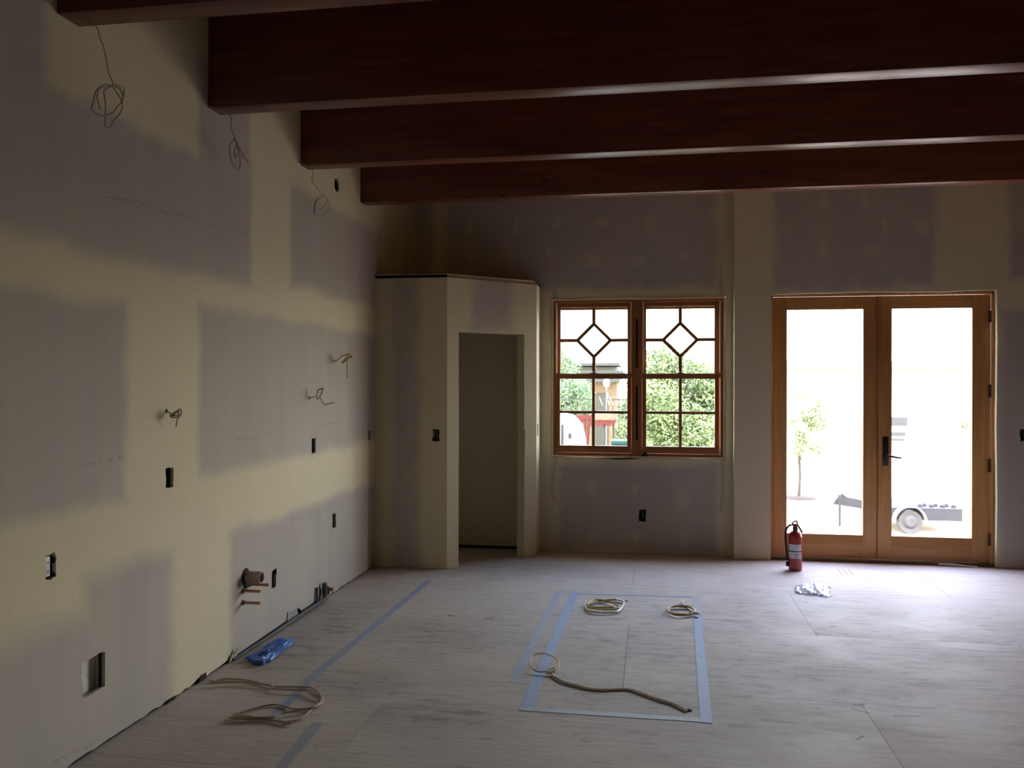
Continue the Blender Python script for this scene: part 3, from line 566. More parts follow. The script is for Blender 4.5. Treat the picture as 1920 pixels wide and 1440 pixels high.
# deep sheet-metal access box
g0, g1, gz0, gz1 = 3.255, 3.422, .252, .420
eG = empty('access_box', (XW-.05, 3.34, .33), 'square grey recessed metal box low on the left wall', 'wall box')
k = MB(); x0 = XW-.050; t = .003
k.box(x0, x0+t, g0-.004, g1+.004, gz0-.006, gz1+.004); k.box(x0, XW-.001, g0-.006, g0-.003, gz0-.006, gz1); k.box(x0, XW-.016, g1, g1+.003, gz0-.006, gz1+.004); k.box(x0, XW-.016, g0, g1, gz0-.009, gz0-.006); k.box(x0, XW-.016, g0, g1, gz1+.002, gz1+.005)
k.build('box_shell', m_boxsteel, eG)
MB().lathe([(.009, x0+t), (.009, x0+t+.006), (.006, x0+t+.008)], (0, 3.30, .30), 12, 'x').build('valve', m_chrome, eG, label='small pale fitting'); MB().lathe([(.012, x0+t), (.012, x0+t+.002)], (0, 3.29, .355), 12, 'x').build('knockout', m_dark, eG, label='dark round knockout')
MB().box(XW-.030, XW-.018, g1-.010, g1-.003, gz0, gz1).build('shade_strip', m_dark, eG)  # dark strip painting the shade on the box's far inner side
# oval cut-out high up
a, b, c, d = D['hH']; k = MB().lathe([(.0, XW-.07), (.048, XW-.07), (.052, XW-.012), (.048, XW-.012), (.044, XW-.066), (0, XW-.066)], (0, (a+b)/2, (c+d)/2), 20, 'x')
k.build('outlet_box', m_bluebox, origin=(XW-.04, (a+b)/2, (c+d)/2), label='round dark hole high on the left wall under the beams', cat='outlet box')
# back-facing ones (in walls that look along y)
def wall_box_back(x0, x1, z0, z1, y, label, group):
    e = empty('outlet_box', ((x0+x1)/2, y+.04, (z0+z1)/2), label, 'outlet box', group); m = .006; t = .003; ya, yb = y+.006, y+.070
    k = MB(); k.box(x0-m, x1+m, yb-t, yb, z0-m, z1+m); k.box(x0-m, x0-m+t, ya, yb, z0-m, z1+m); k.box(x1+m-t, x1+m, ya, yb, z0-m, z1+m); k.box(x0, x1, ya, yb, z0-m, z0-m+t); k.box(x0, x1, ya, yb, z1+m-t, z1+m)
    k.build('box_shell', m_bluebox, e)
    MB().tube(smooth_pts([((x0+x1)/2, yb-.005, z1-.01), (x0+.02, yb-.04, z1-.03), (x1-.02, yb-.05, z0+.05), ((x0+x1)/2, yb-.02, z0+.015)], 4), .003, 6).build('wire', m_greyc, e)
wall_box_back(-.112, -.050, .302, .412, YW, 'dark outlet cut-out in the back wall under the paired windows', 'back wall boxes')
wall_box_back(-1.864, -1.806, 1.104, 1.201, YP, 'dark switch cut-out on the closet front', 'back wall boxes')
wall_box_back(3.154, 3.218, 1.110, 1.207, YD, 'dark switch cut-out at the right edge, beside the glass doors', 'back wall boxes')
k = MB().box(-1.12, -1.115, 7.865, 7.935, 1.105, 1.225).box(-1.115, -1.06, 7.865, 7.868, 1.105, 1.225).box(-1.115, -1.06, 7.932, 7.935, 1.105, 1.225).box(-1.115, -1.06, 7.868, 7.932, 1.105, 1.108).box(-1.115, -1.06, 7.868, 7.932, 1.222, 1.225)
k.build('outlet_box', m_bluebox, origin=(-1.09, 7.9, 1.165), label='sliver of a dark switch cut-out on the closet return wall', cat='outlet box')

# ---------------------------------------------------------------- cables
def cable(name, strands, r, mats, label, cat='cable', group=None, jitter=0, origin=None):
    first = strands[0][0]; e = empty(name, origin or first, label, cat, group)
    for i, s_ in enumerate(strands):
        MB().tube(smooth_pts(s_, 5), r, 7).build('strand', mats[i % len(mats)], e)
    return e
def v3(key): return [tuple(p) for p in D[key]]
def sway(pts, amp, seed):
    rr = random.Random(seed); return [(p[0]+rr.uniform(-amp, amp), p[1], p[2]) for p in pts]
cable('hanging_wire', [[(XW-.02, 3.12, 3.16), (-2.33, 3.13, 3.12)]+v3('w1')+sway(v3('w1loop')[1:], .012, 1), sway(v3('w1c'), .012, 2)], .0026, [m_greyc], 'grey wire hanging in a big loose coil near the top left corner', 'wire', 'wire coils hanging under the beams')
cable('hanging_wire', [[(XW-.02, 4.29, 3.12)]+v3('w2'), sway(v3('w2b'), .012, 3)], .0034, [m_greyc], 'grey wire in a narrow drooping coil, middle of the three under the beams', 'wire', 'wire coils hanging under the beams')
cable('hanging_wire', [[(XW-.02, 5.48, 3.12)]+v3('w3'), sway(v3('w3b'), .012, 4)], .0026, [m_greyc], 'pale wire hanging in a round coil beside the oval hole', 'wire', 'wire coils hanging under the beams')
def depth_sway(pts, amp, seed):
    rr = random.Random(seed); return [pts[0]]+[(p[0], p[1]+rr.uniform(-amp, amp), p[2]) for p in pts[1:]]
def inw(pts): return [(XW-.06, pts[0][1], pts[0][2]+.005)]+pts
cable('wire_bundle', [inw(depth_sway(v3('v1'), .012, 5))], .0032, [m_greyc], 'small curled grey wire poking from the wall above the leftmost cut-out', 'wire', 'wire stubs in the left wall')
cable('wire_bundle', [inw(depth_sway(v3('v2'), .015, 6))], .0038, [m_greyc], 'looped grey wire with a long bent tail on the left wall', 'wire', 'wire stubs in the left wall')
cable('wire_bundle', [inw(depth_sway(v3('v3'), .015, 7))], .0046, [m_yell], 'folded yellow wire with a straight hanging tail on the left wall', 'wire', 'wire stubs in the left wall')
MB().tube(smooth_pts([(XW-.03, 6.93, 1.52), (XW+.02, 6.94, 1.56), (XW+.03, 6.96, 1.50), (XW+.025, 6.95, 1.44)], 4), .003, 6).build('wire_bundle', m_greyc, origin=(XW, 6.94, 1.5), label='faint thin wire on the left wall just before the closet corner', cat='wire')

cable('floor_cable', [PTS('cD1', .008), PTS('cD2', .016), PTS('cD3', .010)], .0050, [m_brownc, m_brownc, m_greyc], 'thin brownish cable in long loose loops on the floor by the left wall', group='cables on the floor')
def lift(pts, z0, amp, seed, tail=1):
    rr = random.Random(seed); n = len(pts); return [(p[0], p[1], z0+amp*(i/n)+rr.uniform(0, .004)) for i, p in enumerate(pts)]
def dive(p0, hole): return [(hole[0], hole[1], -.012), (hole[0], hole[1], .010)]
h = D['holes']; m_hole = simple('hole_shadow', (.008, .007, .006), .95, .02)
A = lift(PTS('cA'), .008, .016, 1); cable('cable_coil', [[(h[0][0], h[0][1], -.008)]+A[1:13], A[12:]], .0070, [m_white, m_yell], 'larger coil of yellow and white cable inside the taped rectangle, left of its twin', group='cable coils on the floor')
B_ = lift(PTS('cB'), .008, .014, 2); cable('cable_coil', [B_[:10], B_[9:]], .0072, [m_tan, m_yell], 'small tight coil of tan cable by the right tape strip', group='cable coils on the floor')
C_ = [(p[0], p[1], .012+.035*max(0, (p[1]-4.62)/.22)) for p in D['cCr']]
e = cable('cable_coil', [C_, [(x+.003, y+.004, .0042) for x, y in D['cCt']], [(x, y-.003, .0042) for x, y in D['cCt2']]], .0036, [m_tan, m_white, m_brownc], 'knotted ring of cable with a long double tail running to the right', group='cable coils on the floor')  # tail strands: white for highlights, brown painted for the shadow side
for i, (x, y) in enumerate(h):
    if i == 1: continue
    MB().lathe([(.0, .0005), (.016, .0005), (.018, .0015), (.012, .003), (0, .0035)], (x, y, 0), 12).build('floor_hole', m_hole, origin=(x, y, 0), label=['dark bored hole where the larger cable coil enters the floor', '', 'dark bored hole in front of the small tan coil', 'dark bored hole at the end of the long double cable tail'][i], cat='hole')

# ---------------------------------------------------------------- tape lines
def tape(pts, wd_, mat, label, z=.0012, seed=1):
    rr = random.Random(seed); P = []
    for (a, b) in zip(pts, pts[1:]):
        n = max(2, int(math.dist(a, b)/.12)); P += [(a[0]+(b[0]-a[0])*i/n, a[1]+(b[1]-a[1])*i/n) for i in range(n)]
    P.append(pts[-1]); Lp, Rp = [], []
    for i, p in enumerate(P):
        q0 = P[max(i-1, 0)]; q1 = P[min(i+1, len(P)-1)]; dx, dy = q1[0]-q0[0], q1[1]-q0[1]; l = math.hypot(dx, dy); nx, ny = -dy/l*wd_/2, dx/l*wd_/2; j = 1+rr.uniform(-.07, .07)
        Lp.append((p[0]+nx*j, p[1]+ny*j)); Rp.append((p[0]-nx*j, p[1]-ny*j))
    k = MB(); n = len(P); vs = [(*p, z) for p in Lp]+[(*p, z) for p in Rp]+[(*p, .0002) for p in Lp]+[(*p, .0002) for p in Rp]
    fs = [(i, i+1, n+i+1, n+i) for i in range(n-1)]+[(2*n+i, 3*n+i, 3*n+i+1, 2*n+i+1) for i in range(n-1)]+[(i, 2*n+i, 2*n+i+1, i+1) for i in range(n-1)]+[(n+i, n+i+1, 3*n+i+1, 3*n+i) for i in range(n-1)]
    fs += [(0, n, 3*n, 2*n), (n-1, 3*n-1, 4*n-1, 2*n-1)]
    k.add(vs, fs); m = P[len(P)//2]
    k.build('tape_strip', mat, origin=(m[0], m[1], 0), label=label, cat='tape', group='blue tape lines on the floor')
tape([(-1.779, 6.70), (-1.800, 5.34), (-1.815, 4.51), (-1.790, 3.83)], .050, m_tapew, 'long faded blue tape strip running from the closet towards the left foreground', seed=1)
tape([(-1.545, 3.80), (-1.50, 3.0)], .055, m_tapef, 'short faint blue tape strip at the bottom left foreground', seed=2)
tape([(-.696, 6.54), (-.73, 4.48)], .048, m_tapew, 'left one of the two long parallel tape strips', .0010, 3)
tape([(-.577, 6.51), (-.609, 4.126)], .060, m_tape, 'right one of the two long parallel tape strips, passing under the knotted cable ring', .0014, 4)
tape([(-.64, 4.130), (.26, 4.13)], .050, m_tapef, 'faded blue tape strip along the near side of the rectangle', .0018, 5)
tape([(.318, 6.0), (.300, 5.5), (.258, 4.10)], .055, m_tape, 'bright blue tape strip on the right side of the rectangle', .0022, 6)
tape([(.330, 6.52), (.320, 6.02)], .055, m_tapef, 'pale stub of tape beyond the small tan coil', .0014, 7)
tape([(-.56, 6.47), (.30, 6.52)], .050, m_tapef, 'barely visible tape strip along the far side of the rectangle', .0019, 8)

# ---------------------------------------------------------------- pipes in the left wall
def stub(y, z, ln, r, mat, name, label, group=None):
    k = MB(); k.lathe([(r*.8, XW-.03), (r, XW-.03), (r, XW+ln-.014), (r*1.14, XW+ln-.012), (r*1.14, XW+ln), (r*.78, XW+ln), (r*.78, XW+ln-.03)], (0, y, z), 16, 'x')
    e = empty(name, (XW, y, z), label, 'pipe', group); k.build('tube', mat, e)
    MB().lathe([(r*1.02, XW-.001), (r*2.0, XW+.001), (r*1.5, XW+.012), (r*1.02, XW+.016)], (0, y, z), 14, 'x').build('collar', simple('pipe_seal', (.22, .18, .13), .8), e)
stub(4.699, .372, .110, .0085, m_copper, 'copper_pipe', 'middle of the three copper pipe stubs, just under the drain', 'copper water stubs')
stub(4.699, .302, .108, .0085, m_copper, 'copper_pipe', 'lowest of the three copper pipe stubs', 'copper water stubs')
stub(4.787, .390, .120, .0090, m_copper, 'copper_pipe', 'highest copper pipe stub, set farther right', 'copper water stubs')
k = MB(); k.lathe([(.030, XW-.04), (.034, XW-.04), (.034, XW+.070), (.036, XW+.072), (.036, XW+.10), (.030, XW+.10), (.030, XW+.02), (0, XW+.02)], (0, 4.74, .445), 20, 'x')
e = empty('drain_pipe', (XW, 4.74, .445), 'taupe plastic drain stub above the copper pipes', 'pipe'); k.build('tube', m_taupe, e)
MB().lathe([(.036, XW-.001), (.052, XW+.001), (.046, XW+.006), (.036, XW+.008)], (0, 4.735, .447), 16, 'x').build('collar', m_dark, e, label='dark torn ring of wallboard')

# conduit along the foot of the left wall
e = empty('floor_conduit', (-2.36, 5.3, 0), 'dark grey conduit along the foot of the left wall, turned up at its end', 'conduit')
MB().tube(smooth_pts([(-2.370, 4.56, .010), (-2.362, 4.9, .013), (-2.358, 5.3, .018), (-2.355, 5.6, .022), (-2.350, 5.85, .024), (-2.352, 5.90, .045), (-2.354, 5.90, .14)], 5), .014, 10, rf=lambda t: .008+.010*min(1, t*1.4)).build('pipe_run', simple('conduit_grey', (.09, .09, .09), .6), e)
MB().tube([(-2.370, 5.80, .02), (-2.372, 5.80, .13)], .010, 8).build('riser', simple('riser_grey', (.12, .12, .12), .6), e)
MB().lathe([(.020, .05), (.022, .06), (.022, .10), (.012, .11)], (-2.350, 5.93, 0), 12).build('fitting', m_dark, e)
MB().lathe([(.006, 0), (.014, .006), (.016, .020), (.010, .03)], (-2.335, 5.95, .085), 10, 'x').build('valve_handle', simple('brass_yellow', (.50, .28, .06), .4, .5, .4), e, label='small orange-yellow valve handle')
k = MB().prism([(5.31, .004), (5.50, .004), (5.47, .062), (5.36, .058), (5.325, .080)], lambda u, v, t: (t, u, v), XW+.002, XW+.006); k.build('torn_paper', simple('grey_scrap', (.34, .33, .32), .8), origin=(XW, 5.4, 0), label='grey torn wallboard flap above the conduit', cat='scrap')
for i, (y, h_, lb) in enumerate(((4.57, .075, 'torn drywall paper curl where the conduit begins'), (4.235, .045, 'dark splinter of drywall paper at the wall foot, behind the brown cable'), (3.93, .016, 'small dark tear at the foot of the left wall'))):
    k = MB(); rr = random.Random(i)
    pts = [(y-.05, .002), (y+.045, .002)]+[(y+.045-.09*t/6, h_*(.35+.65*rr.random())) for t in range(1, 6)]
    k.prism(pts, lambda u, v, t: (t+v*.25, u, v), XW+.003, XW+.007); k.build('torn_paper', [simple('torn_tan', (.42, .38, .30), .9), m_dark, m_dark][i], origin=(XW, y, 0), label=lb, cat='scrap')

# ---------------------------------------------------------------- blue plastic strip by the left wall
e = empty('plastic_wrap', (-2.23, 4.72, 0), 'crumpled bright blue plastic sleeve on the floor by the left wall', 'plastic sleeve')
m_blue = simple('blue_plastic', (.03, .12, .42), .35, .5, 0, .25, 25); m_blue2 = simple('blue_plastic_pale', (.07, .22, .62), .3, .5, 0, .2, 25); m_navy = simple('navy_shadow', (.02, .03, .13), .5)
rr = random.Random(12)
def strip(name, c0, c1, wd_, z0, amp, mat, parent, n=16, m=6, lab=None):
    a, b = Vector(c0), Vector(c1); t = (b-a).normalized(); s_ = Vector((-t.y, t.x, 0)); vs = []; 
    for i in range(n+1):
        for j in range(m+1):
            p = a+(b-a)*(i/n)+s_*wd_*(j/m-.5)*(1-.35*(i/n)**3); fold = abs(math.sin(j/m*math.pi*1.5+i*.25))
            vs.append((p.x, p.y, z0+amp*fold+rr.uniform(0, amp*.35)))
    fs = [(i*(m+1)+j, i*(m+1)+j+1, (i+1)*(m+1)+j+1, (i+1)*(m+1)+j) for i in range(n) for j in range(m)]
    k = MB().add(vs, fs); o = k.build(name, mat, parent, label=lab); md = o.modifiers.new('t', 'SOLIDIFY'); md.thickness = .0015; md.offset = 1; return o
strip('sleeve', (-2.245, 4.55, 0), (-2.225, 4.95, 0), .115, .004, .020, m_blue, e)
strip('sleeve_edge', (-2.17, 4.57, 0), (-2.185, 4.97, 0), .045, .003, .012, m_blue2, e, lab='paler blue edge')
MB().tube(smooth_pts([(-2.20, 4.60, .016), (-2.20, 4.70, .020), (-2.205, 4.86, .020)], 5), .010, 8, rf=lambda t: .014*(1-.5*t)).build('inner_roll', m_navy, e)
k = MB().lathe([(.022, .006), (.024, .012), (.022, .034), (.012, .036), (.012, .006)], (-2.225, 4.68, 0), 14); k.build('cap', m_blue2, e)
k = MB().box(-2.235, -2.165, 4.515, 4.555, .002, .030); k.build('end_fold', m_blue, e, bevel=.006)

# ---------------------------------------------------------------- fire extinguisher
ex, ey = 1.222, 7.60
E_ = empty('fire_extinguisher', (ex, ey, 0), 'red fire extinguisher with a white label standing before the left glass door', 'fire extinguisher')
k = MB().lathe([(0, .004), (.046, .0), (.054, .004), (.056, .012), (.057, .03), (.057, .275), (.055, .295), (.047, .315), (.034, .329), (.021, .336), (.019, .345), (.017, .368), (0, .368)], (ex, ey, 0), 32)
cyl = k.build('cylinder', m_red, E_)
def arc_label(z0, z1, a0, a1, r, mat, name, par):
    n = 14; vs = []; 
    for i in range(n+1):
        a = a0+(a1-a0)*i/n
        for rr_ in (r, r+.0006):
            for z in (z0, z1): vs.append((ex+rr_*math.cos(a), ey+rr_*math.sin(a), z))
    fs = []
    for i in range(n):
        q = i*4; fs += [(q, q+1, q+5, q+4), (q+2, q+6, q+7, q+3), (q, q+4, q+6, q+2), (q+1, q+3, q+7, q+5)]
    fs += [(0, 2, 3, 1), (n*4, n*4+1, n*4+3, n*4+2)]
    return MB().add(vs, fs).build(name, mat, par)
lb = arc_label(.108, .228, R(-160), R(-45), .0573, m_label, 'paper_label', cyl)
m_ink = simple('label_ink', (.10, .09, .10), .6)
arc_label(.164, .1725, R(-200), R(20), .0582, m_black, 'strap', E_)['label'] = 'black band'
for i, a in enumerate((-104, -88, -72)):        # three small pictogram boxes
    arc_label(.134, .148, R(a-5), R(a+5), .0581, m_ink, 'pictogram', cyl); arc_label(.137, .145, R(a-3), R(a+3), .0588, m_label, 'pictogram_field', cyl)
arc_label(.192, .199, R(-100), R(-94), .0581, simple('label_dot', (.3, .05, .05), .5), 'print_dot', cyl)
for z, a0, a1 in ((.212, -112, -92), (.206, -90, -70), (.188, -90, -64), (.122, -110, -75), (.117, -110, -80), (.216, -80, -60)): arc_label(z, z+.0022, R(a0), R(a1), .0581, m_ink, 'print_line', cyl)
k = MB().lathe([(.022, .345), (.022, .366), (.017, .374), (.020, .394), (.014, .400)], (ex, ey, 0), 16); k.box(ex-.020, ex+.022, ey-.012, ey+.012, .380, .398)
vv = k.build('valve', simple('valve_red', (.20, .05, .06), .4, .5, .3), E_, label='dark red valve body')
k = MB().tube([(ex+.004, ey, .392), (ex+.022, ey, .384), (ex+.042, ey, .352), (ex+.058, ey, .322)], .0085, 8); k.build('carry_handle', m_black, vv)
k = MB().tube(smooth_pts([(ex-.024, ey, .388), (ex-.020, ey, .408), (ex+.0, ey, .420), (ex+.014, ey, .418), (ex+.014, ey, .394)], 4), .0065, 8); k.build('lever', m_dark, vv)
MB().tube([(ex+.014, ey, .398), (ex+.016, ey, .410), (ex+.040, ey, .418), (ex+.048, ey, .419)], .0025, 6).build('safety_pin', m_chrome, vv)
MB().tube([(ex-.010, ey, .386), (ex-.040, ey, .386)], .0095, 10).build('hose_coupling', m_chrome, vv, label='chrome coupling')
k = MB().tube(smooth_pts([(ex-.032, ey, .387), (ex-.055, ey-.004, .378), (ex-.076, ey-.008, .345), (ex-.082, ey-.010, .29), (ex-.076, ey-.012, .20), (ex-.070, ey-.012, .12), (ex-.068, ey-.012, .085)], 5), .0088, 10)
hs = k.build('hose', m_black, E_, label='black rubber hose'); MB().lathe([(.011, .035), (.012, .038), (.011, .095), (.009, .098)], (ex-.067, ey-.012, 0), 12).build('nozzle', m_black, hs)
MB().lathe([(.0125, .076), (.0125, .086)], (ex-.067, ey-.012, 0), 12).build('nozzle_ring', m_label, hs, label='pale ring')

# ---------------------------------------------------------------- clear plastic bag
rr = random.Random(5); n, m = 26, 16; vs = []; poly = D['bag']
c4 = [Vector((*p, 0)) for p in (poly[4], poly[3], poly[1], poly[0])]; c4[1] = Vector((1.32, 6.66, 0))
for i in range(n+1):
    for j in range(m+1):
        u, v = i/n, j/m; p = (c4[0]*(1-u)+c4[1]*u)*(1-v)+(c4[3]*(1-u)+c4[2]*u)*v
        z = .003+(.030*abs(math.sin(u*8+v*5+math.sin(v*7)))+.012*abs(math.sin(u*23-v*11))+.006*rr.random())*math.sqrt(max(0, math.sin(math.pi*u)*math.sin(math.pi*v)))
        if i in (0, n) or j in (0, m): z = .003; p = p+Vector((.012*math.sin(j*1.9+i*.8), .018*math.sin(i*1.3+j), 0))
        vs.append((p.x+rr.uniform(-.006, .006), p.y+rr.uniform(-.006, .006), z))
fs = [(i*(m+1)+j, i*(m+1)+j+1, (i+1)*(m+1)+j+1, (i+1)*(m+1)+j) for i in range(n) for j in range(m)]
kb = NM('crinkled_film', .18, .6); kb.color(kb.mix(kb.noise(kb.world(), 30), (.70, .71, .74), (.88, .89, .92))); kb.b.inputs['Alpha'].default_value = .62
k = MB().add(vs, fs); o = k.build('plastic_bag', kb.m, origin=(1.25, 6.83, 0), label='crumpled clear plastic bag lying flat on the floor in front of the extinguisher', cat='bag')
o.modifiers.new('t', 'SOLIDIFY').thickness = .0012

# ---------------------------------------------------------------- outside
GZ = -.60
MB().box(-40, 60, 9.6, 90, GZ-.3, GZ).build('ground', m_conc, kind='structure', label='sunlit pale paving outside')
MB().box(-6, 10, 8.251, 9.6, -.9, -.06).build('bounce_slab', m_conc, kind='structure', label='added pale slab outside the glass doors, bouncing daylight in')  # added slab, put here to reflect daylight into the room
def leaf_mat(name, c0, c1):
    k = NM(name, .6, .3); k.color(k.mix(k.ramp(k.noise(k.world(), 3.5, 4), .3, .7), c0, c1)); k.b.inputs['Transmission Weight'].default_value = 0; return k.m
m_leaf = leaf_mat('leaf_yellow_green', (.085, .115, .045), (.25, .28, .11)); m_leaf2 = leaf_mat('leaf_green', (.065, .10, .05), (.18, .22, .10)); m_leaf3 = leaf_mat('leaf_pale', (.20, .25, .10), (.42, .47, .24))
m_bark = simple('bark', (.05, .045, .03), .9)
def tree(name, x, y, z0, ztop, blobs, nleaf, lsize, mat, label, trunk_r=.05, seed=0, cat='tree', group=None, crown_z=None):
    rr = random.Random(seed); e = empty(name, (x, y, z0), label, cat, group); vs = []; fs = []; 
    tot = sum(b[3]**2 for b in blobs)
    for bx, by, bz, br in blobs:
        for _ in range(int(nleaf*br*br/tot)):
            d = Vector((rr.gauss(0, 1), rr.gauss(0, 1), rr.gauss(0, 1))).normalized()*br*(rr.random()**.35)*(1+.25*rr.uniform(-1, 1))
            p = Vector((bx, by, bz))+d; a = Vector((rr.gauss(0, 1), rr.gauss(0, 1), rr.gauss(0, 1))).normalized(); b = a.orthogonal().normalized(); s_ = lsize*rr.uniform(.6, 1.3)
            n = len(vs); vs += [p-a*s_, p+b*s_*.45, p+a*s_, p-b*s_*.45]; fs.append((n, n+1, n+2, n+3))
    me = bpy.data.meshes.new('foliage'); me.from_pydata([v-Vector((x, y, z0)) for v in vs], [], fs); o = link_mesh('foliage', me, mat, e); o['kind'] = 'stuff'
    top = min(b[2] for b in blobs)
    k = MB(); k.tube(smooth_pts([(x, y, z0), (x+.02, y, (z0+top)/2), (x-.01, y, top)], 4), trunk_r, 8, rf=lambda t: trunk_r*(1-.45*t))
    for bx, by, bz, br in blobs[:6]: k.tube(smooth_pts([(x, y, (z0+top*2)/3), ((x+bx)/2, (y+by)/2, (top+bz)/2), (bx, by, bz)], 3), trunk_r*.4, 6, rf=lambda t: trunk_r*(.45-.3*t))
    k.build('trunk', m_bark, e); return e
def rb(seed, n, x0, x1, y0, y1, z0, z1, r0, r1):
    rr = random.Random(seed); return [(rr.uniform(x0, x1), rr.uniform(y0, y1), rr.uniform(z0, z1), rr.uniform(r0, r1)) for _ in range(n)]
# bush filling the right window (world x = pixel direction at that distance)
tree('leafy_tree', .55, 14.7, GZ, 2.2, rb(1, 24, -.05, 1.45, 14.2, 15.5, -.1, 1.55, .35, .5)+[(.15, 14.6, 1.98, .34), (.45, 14.7, 1.9, .34), (.85, 14.7, 1.75, .3)], 42000, .036, m_leaf, 'broad yellow-green leafy tree filling the right window', .09, 3)
tree('leafy_tree', -2.1, 19.5, GZ, 2.9, rb(2, 16, -2.9, -1.65, 19, 20.5, .5, 1.6, .3, .45)+[(-2.25, 19.6, 2.35, .30), (-2.0, 19.8, 1.95, .35)], 22000, .042, m_leaf2, 'greener tree seen in the left window, behind the railing', .08, 5)
tree('leafy_tree', -.45, 21, GZ, 2.0, rb(7, 14, -.70, .3, 20.5, 21.5, -.1, 1.5, .25, .36), 16000, .044, m_leaf, 'pale leafy tree between the left and right windows, behind the red canopy', .08, 6)
tree('young_tree', 2.80, 17.0, GZ+.052, 2.0, rb(11, 14, 2.68, 3.25, 16.7, 17.4, .35, 1.1, .14, .24)+[(2.8, 17, 1.45, .16), (3.2, 17, 1.3, .14)], 6500, .034, m_leaf3, 'slim young tree seen through the left glass door', .03, 8)
k = MB().lathe([(0, GZ+.05), (.25, GZ+.045), (.34, GZ+.0), (0, GZ)], (2.82, 17.0, 0), 18); k.build('mulch_bed', simple('mulch', (.045, .032, .022), .95), origin=(2.82, 17, GZ), label='round mulch patch at the foot of the young tree', cat='mulch bed')
tree('shrub', 8.0, 24, GZ, 1.0, rb(15, 5, 7.9, 8.1, 23.9, 24.1, .35, .6, .12, .16), 1800, .05, m_leaf3, 'small pale shrub far off through the right glass door', .03, 9, 'shrub')

# low long building with a dark eave
m_stucco = simple('white_stucco', (.40, .37, .33), .9, .2, 0, .05, 2); m_roof = simple('grey_shingle', (.042, .040, .040), .9); m_soff = simple('brown_fascia', (.075, .060, .048), .8)
e = empty('long_building', (12, 48, GZ), 'long low white building with a thin brown eave far beyond the glass doors', 'building')
MB().box(2.5, 26, 48, 56, GZ, 2.50).build('wall', m_stucco, e); MB().prism([(47.2, 2.50), (56.8, 2.50), (56.8, 2.78), (47.2, 2.76)], lambda u, v, t: (t, u, v), 2.3, 26.4).build('roof', m_stucco, e); MB().box(2.3, 26.4, 47.12, 47.2, 2.26, 2.40).build('fascia', m_soff, e)
MB().box(6.5, 11.0, 47.1, 47.2, 2.75, 2.79).build('gutter', m_roof, e)
f_ = MB().box(9.0, 10.4, 47.95, 48.02, .4, 1.6).build('window_frame', m_stucco, e); MB().box(9.1, 10.3, 47.92, 47.96, .5, 1.5).build('pane', simple('far_glass', (.2, .22, .24), .2, .5), f_)
e = empty('grey_carport', (-2.6, 46, GZ), 'pale building with a grey flat roof far behind the left window', 'building')
MB().box(-4.0, -1.9, 46, 50, GZ, 2.50).build('wall', simple('far_wall', (.10, .09, .075), .9), e); MB().box(-4.3, -1.7, 45.4, 50.3, 2.55, 2.70).build('roof', m_roof, e); MB().box(-4.2, -1.5, 45.4, 50, 2.18, 2.30).build('lower_roof', m_roof, e)
# second small roof in the left window
e = empty('brick_shed', (-2.0, 30, GZ), 'small orange brick building seen low in the left window', 'building')
MB().box(-2.6, -1.2, 30, 33, GZ, 1.65).build('wall', simple('orange_brick', (.12, .075, .05), .9, .2, 0, .2, 12), e); MB().box(-2.8, -1.1, 29.6, 33.3, 1.65, 1.85).build('roof', m_roof, e); MB().box(-2.0, -1.5, 29.95, 30.0, GZ, 1.27).build('door_opening', m_dark, e)

# railing in front of the left tree
m_iron = simple('pale_iron', (.036, .036, .036), .6, .3, 0)
e = empty('railing', (-1.8, 16.5, GZ), 'thin metal railing crossing the left window', 'railing')
for z in (1.02, 1.28): MB().box(-3.1, -.2, 16.49, 16.52, z, z+.025).build('rail', m_iron, e)
for i in range(25): MB().box(-3.08+i*.117, -3.065+i*.117, 16.495, 16.512, GZ, 1.28).build('baluster', m_iron, e)
m_trailer0 = simple('thin_post', (.04, .04, .04), .7)
# globe lamp with splayed arms
e = empty('globe_lamp', (-.79, 15.2, GZ), 'white globe lamp with splayed arms in the left window', 'lamp')
MB().tube([(-.79, 15.2, GZ), (-.79, 15.2, 1.54)], .007, 8).build('post', simple('white_post', (.8, .8, .8), .4), e)
MB().lathe([(.02, 1.53), (.045, 1.555), (.062, 1.61), (.050, 1.665), (.02, 1.69), (.0, 1.692)], (-.79, 15.2, 0), 18).build('globe', simple('white_globe', (.85, .85, .85), .3), e)
for dx in (-.21, .05, .13): MB().tube([(-.79+dx*(.6 if dx < 0 else .1), 15.2, 1.45 if dx > 0 else 1.36), (-.79+dx*(.3 if dx < 0 else 1), 15.1, 1.22)], .0045, 6).build('arm', simple('white_arm', (.85, .85, .85), .4), e)
m_redc = simple('red_fabric', (.10, .017, .013), .8); m_cream = simple('cream_fabric', (.16, .11, .07), .8)
e = empty('patio_canopy', (-.80, 14.3, GZ), 'small red patio canopy with a cream top on thin posts in the left window', 'canopy')
MB().prism([(-.99, 1.0), (-.60, 1.0), (-.64, 1.10), (-.95, 1.10)], lambda u, v, t: (u, t, v), 14.1, 14.5).build('canopy_top', m_cream, e)
MB().box(-1.0, -.59, 14.09, 14.51, .955, 1.0).build('stripe', m_redc, e)
for i in range(7): MB().prism([(-1.0+i*.0585, .955), (-.945+i*.0585, .955), (-.950+i*.0585, .905), (-.972+i*.0585, .895), (-.995+i*.0585, .905)], lambda u, v, t: (u, t, v), 14.08, 14.09).build('valance', m_redc, e)
for x, y in ((-.97, 14.12), (-.77, 14.12), (-.63, 14.48)): MB().tube([(x, y, GZ), (x, y, .955)], .010, 6).build('post', m_trailer0, e)
e = empty('patio_chair', (-1.1, 13.5, GZ), 'tall red slatted chair left of the canopy in the left window', 'chair')
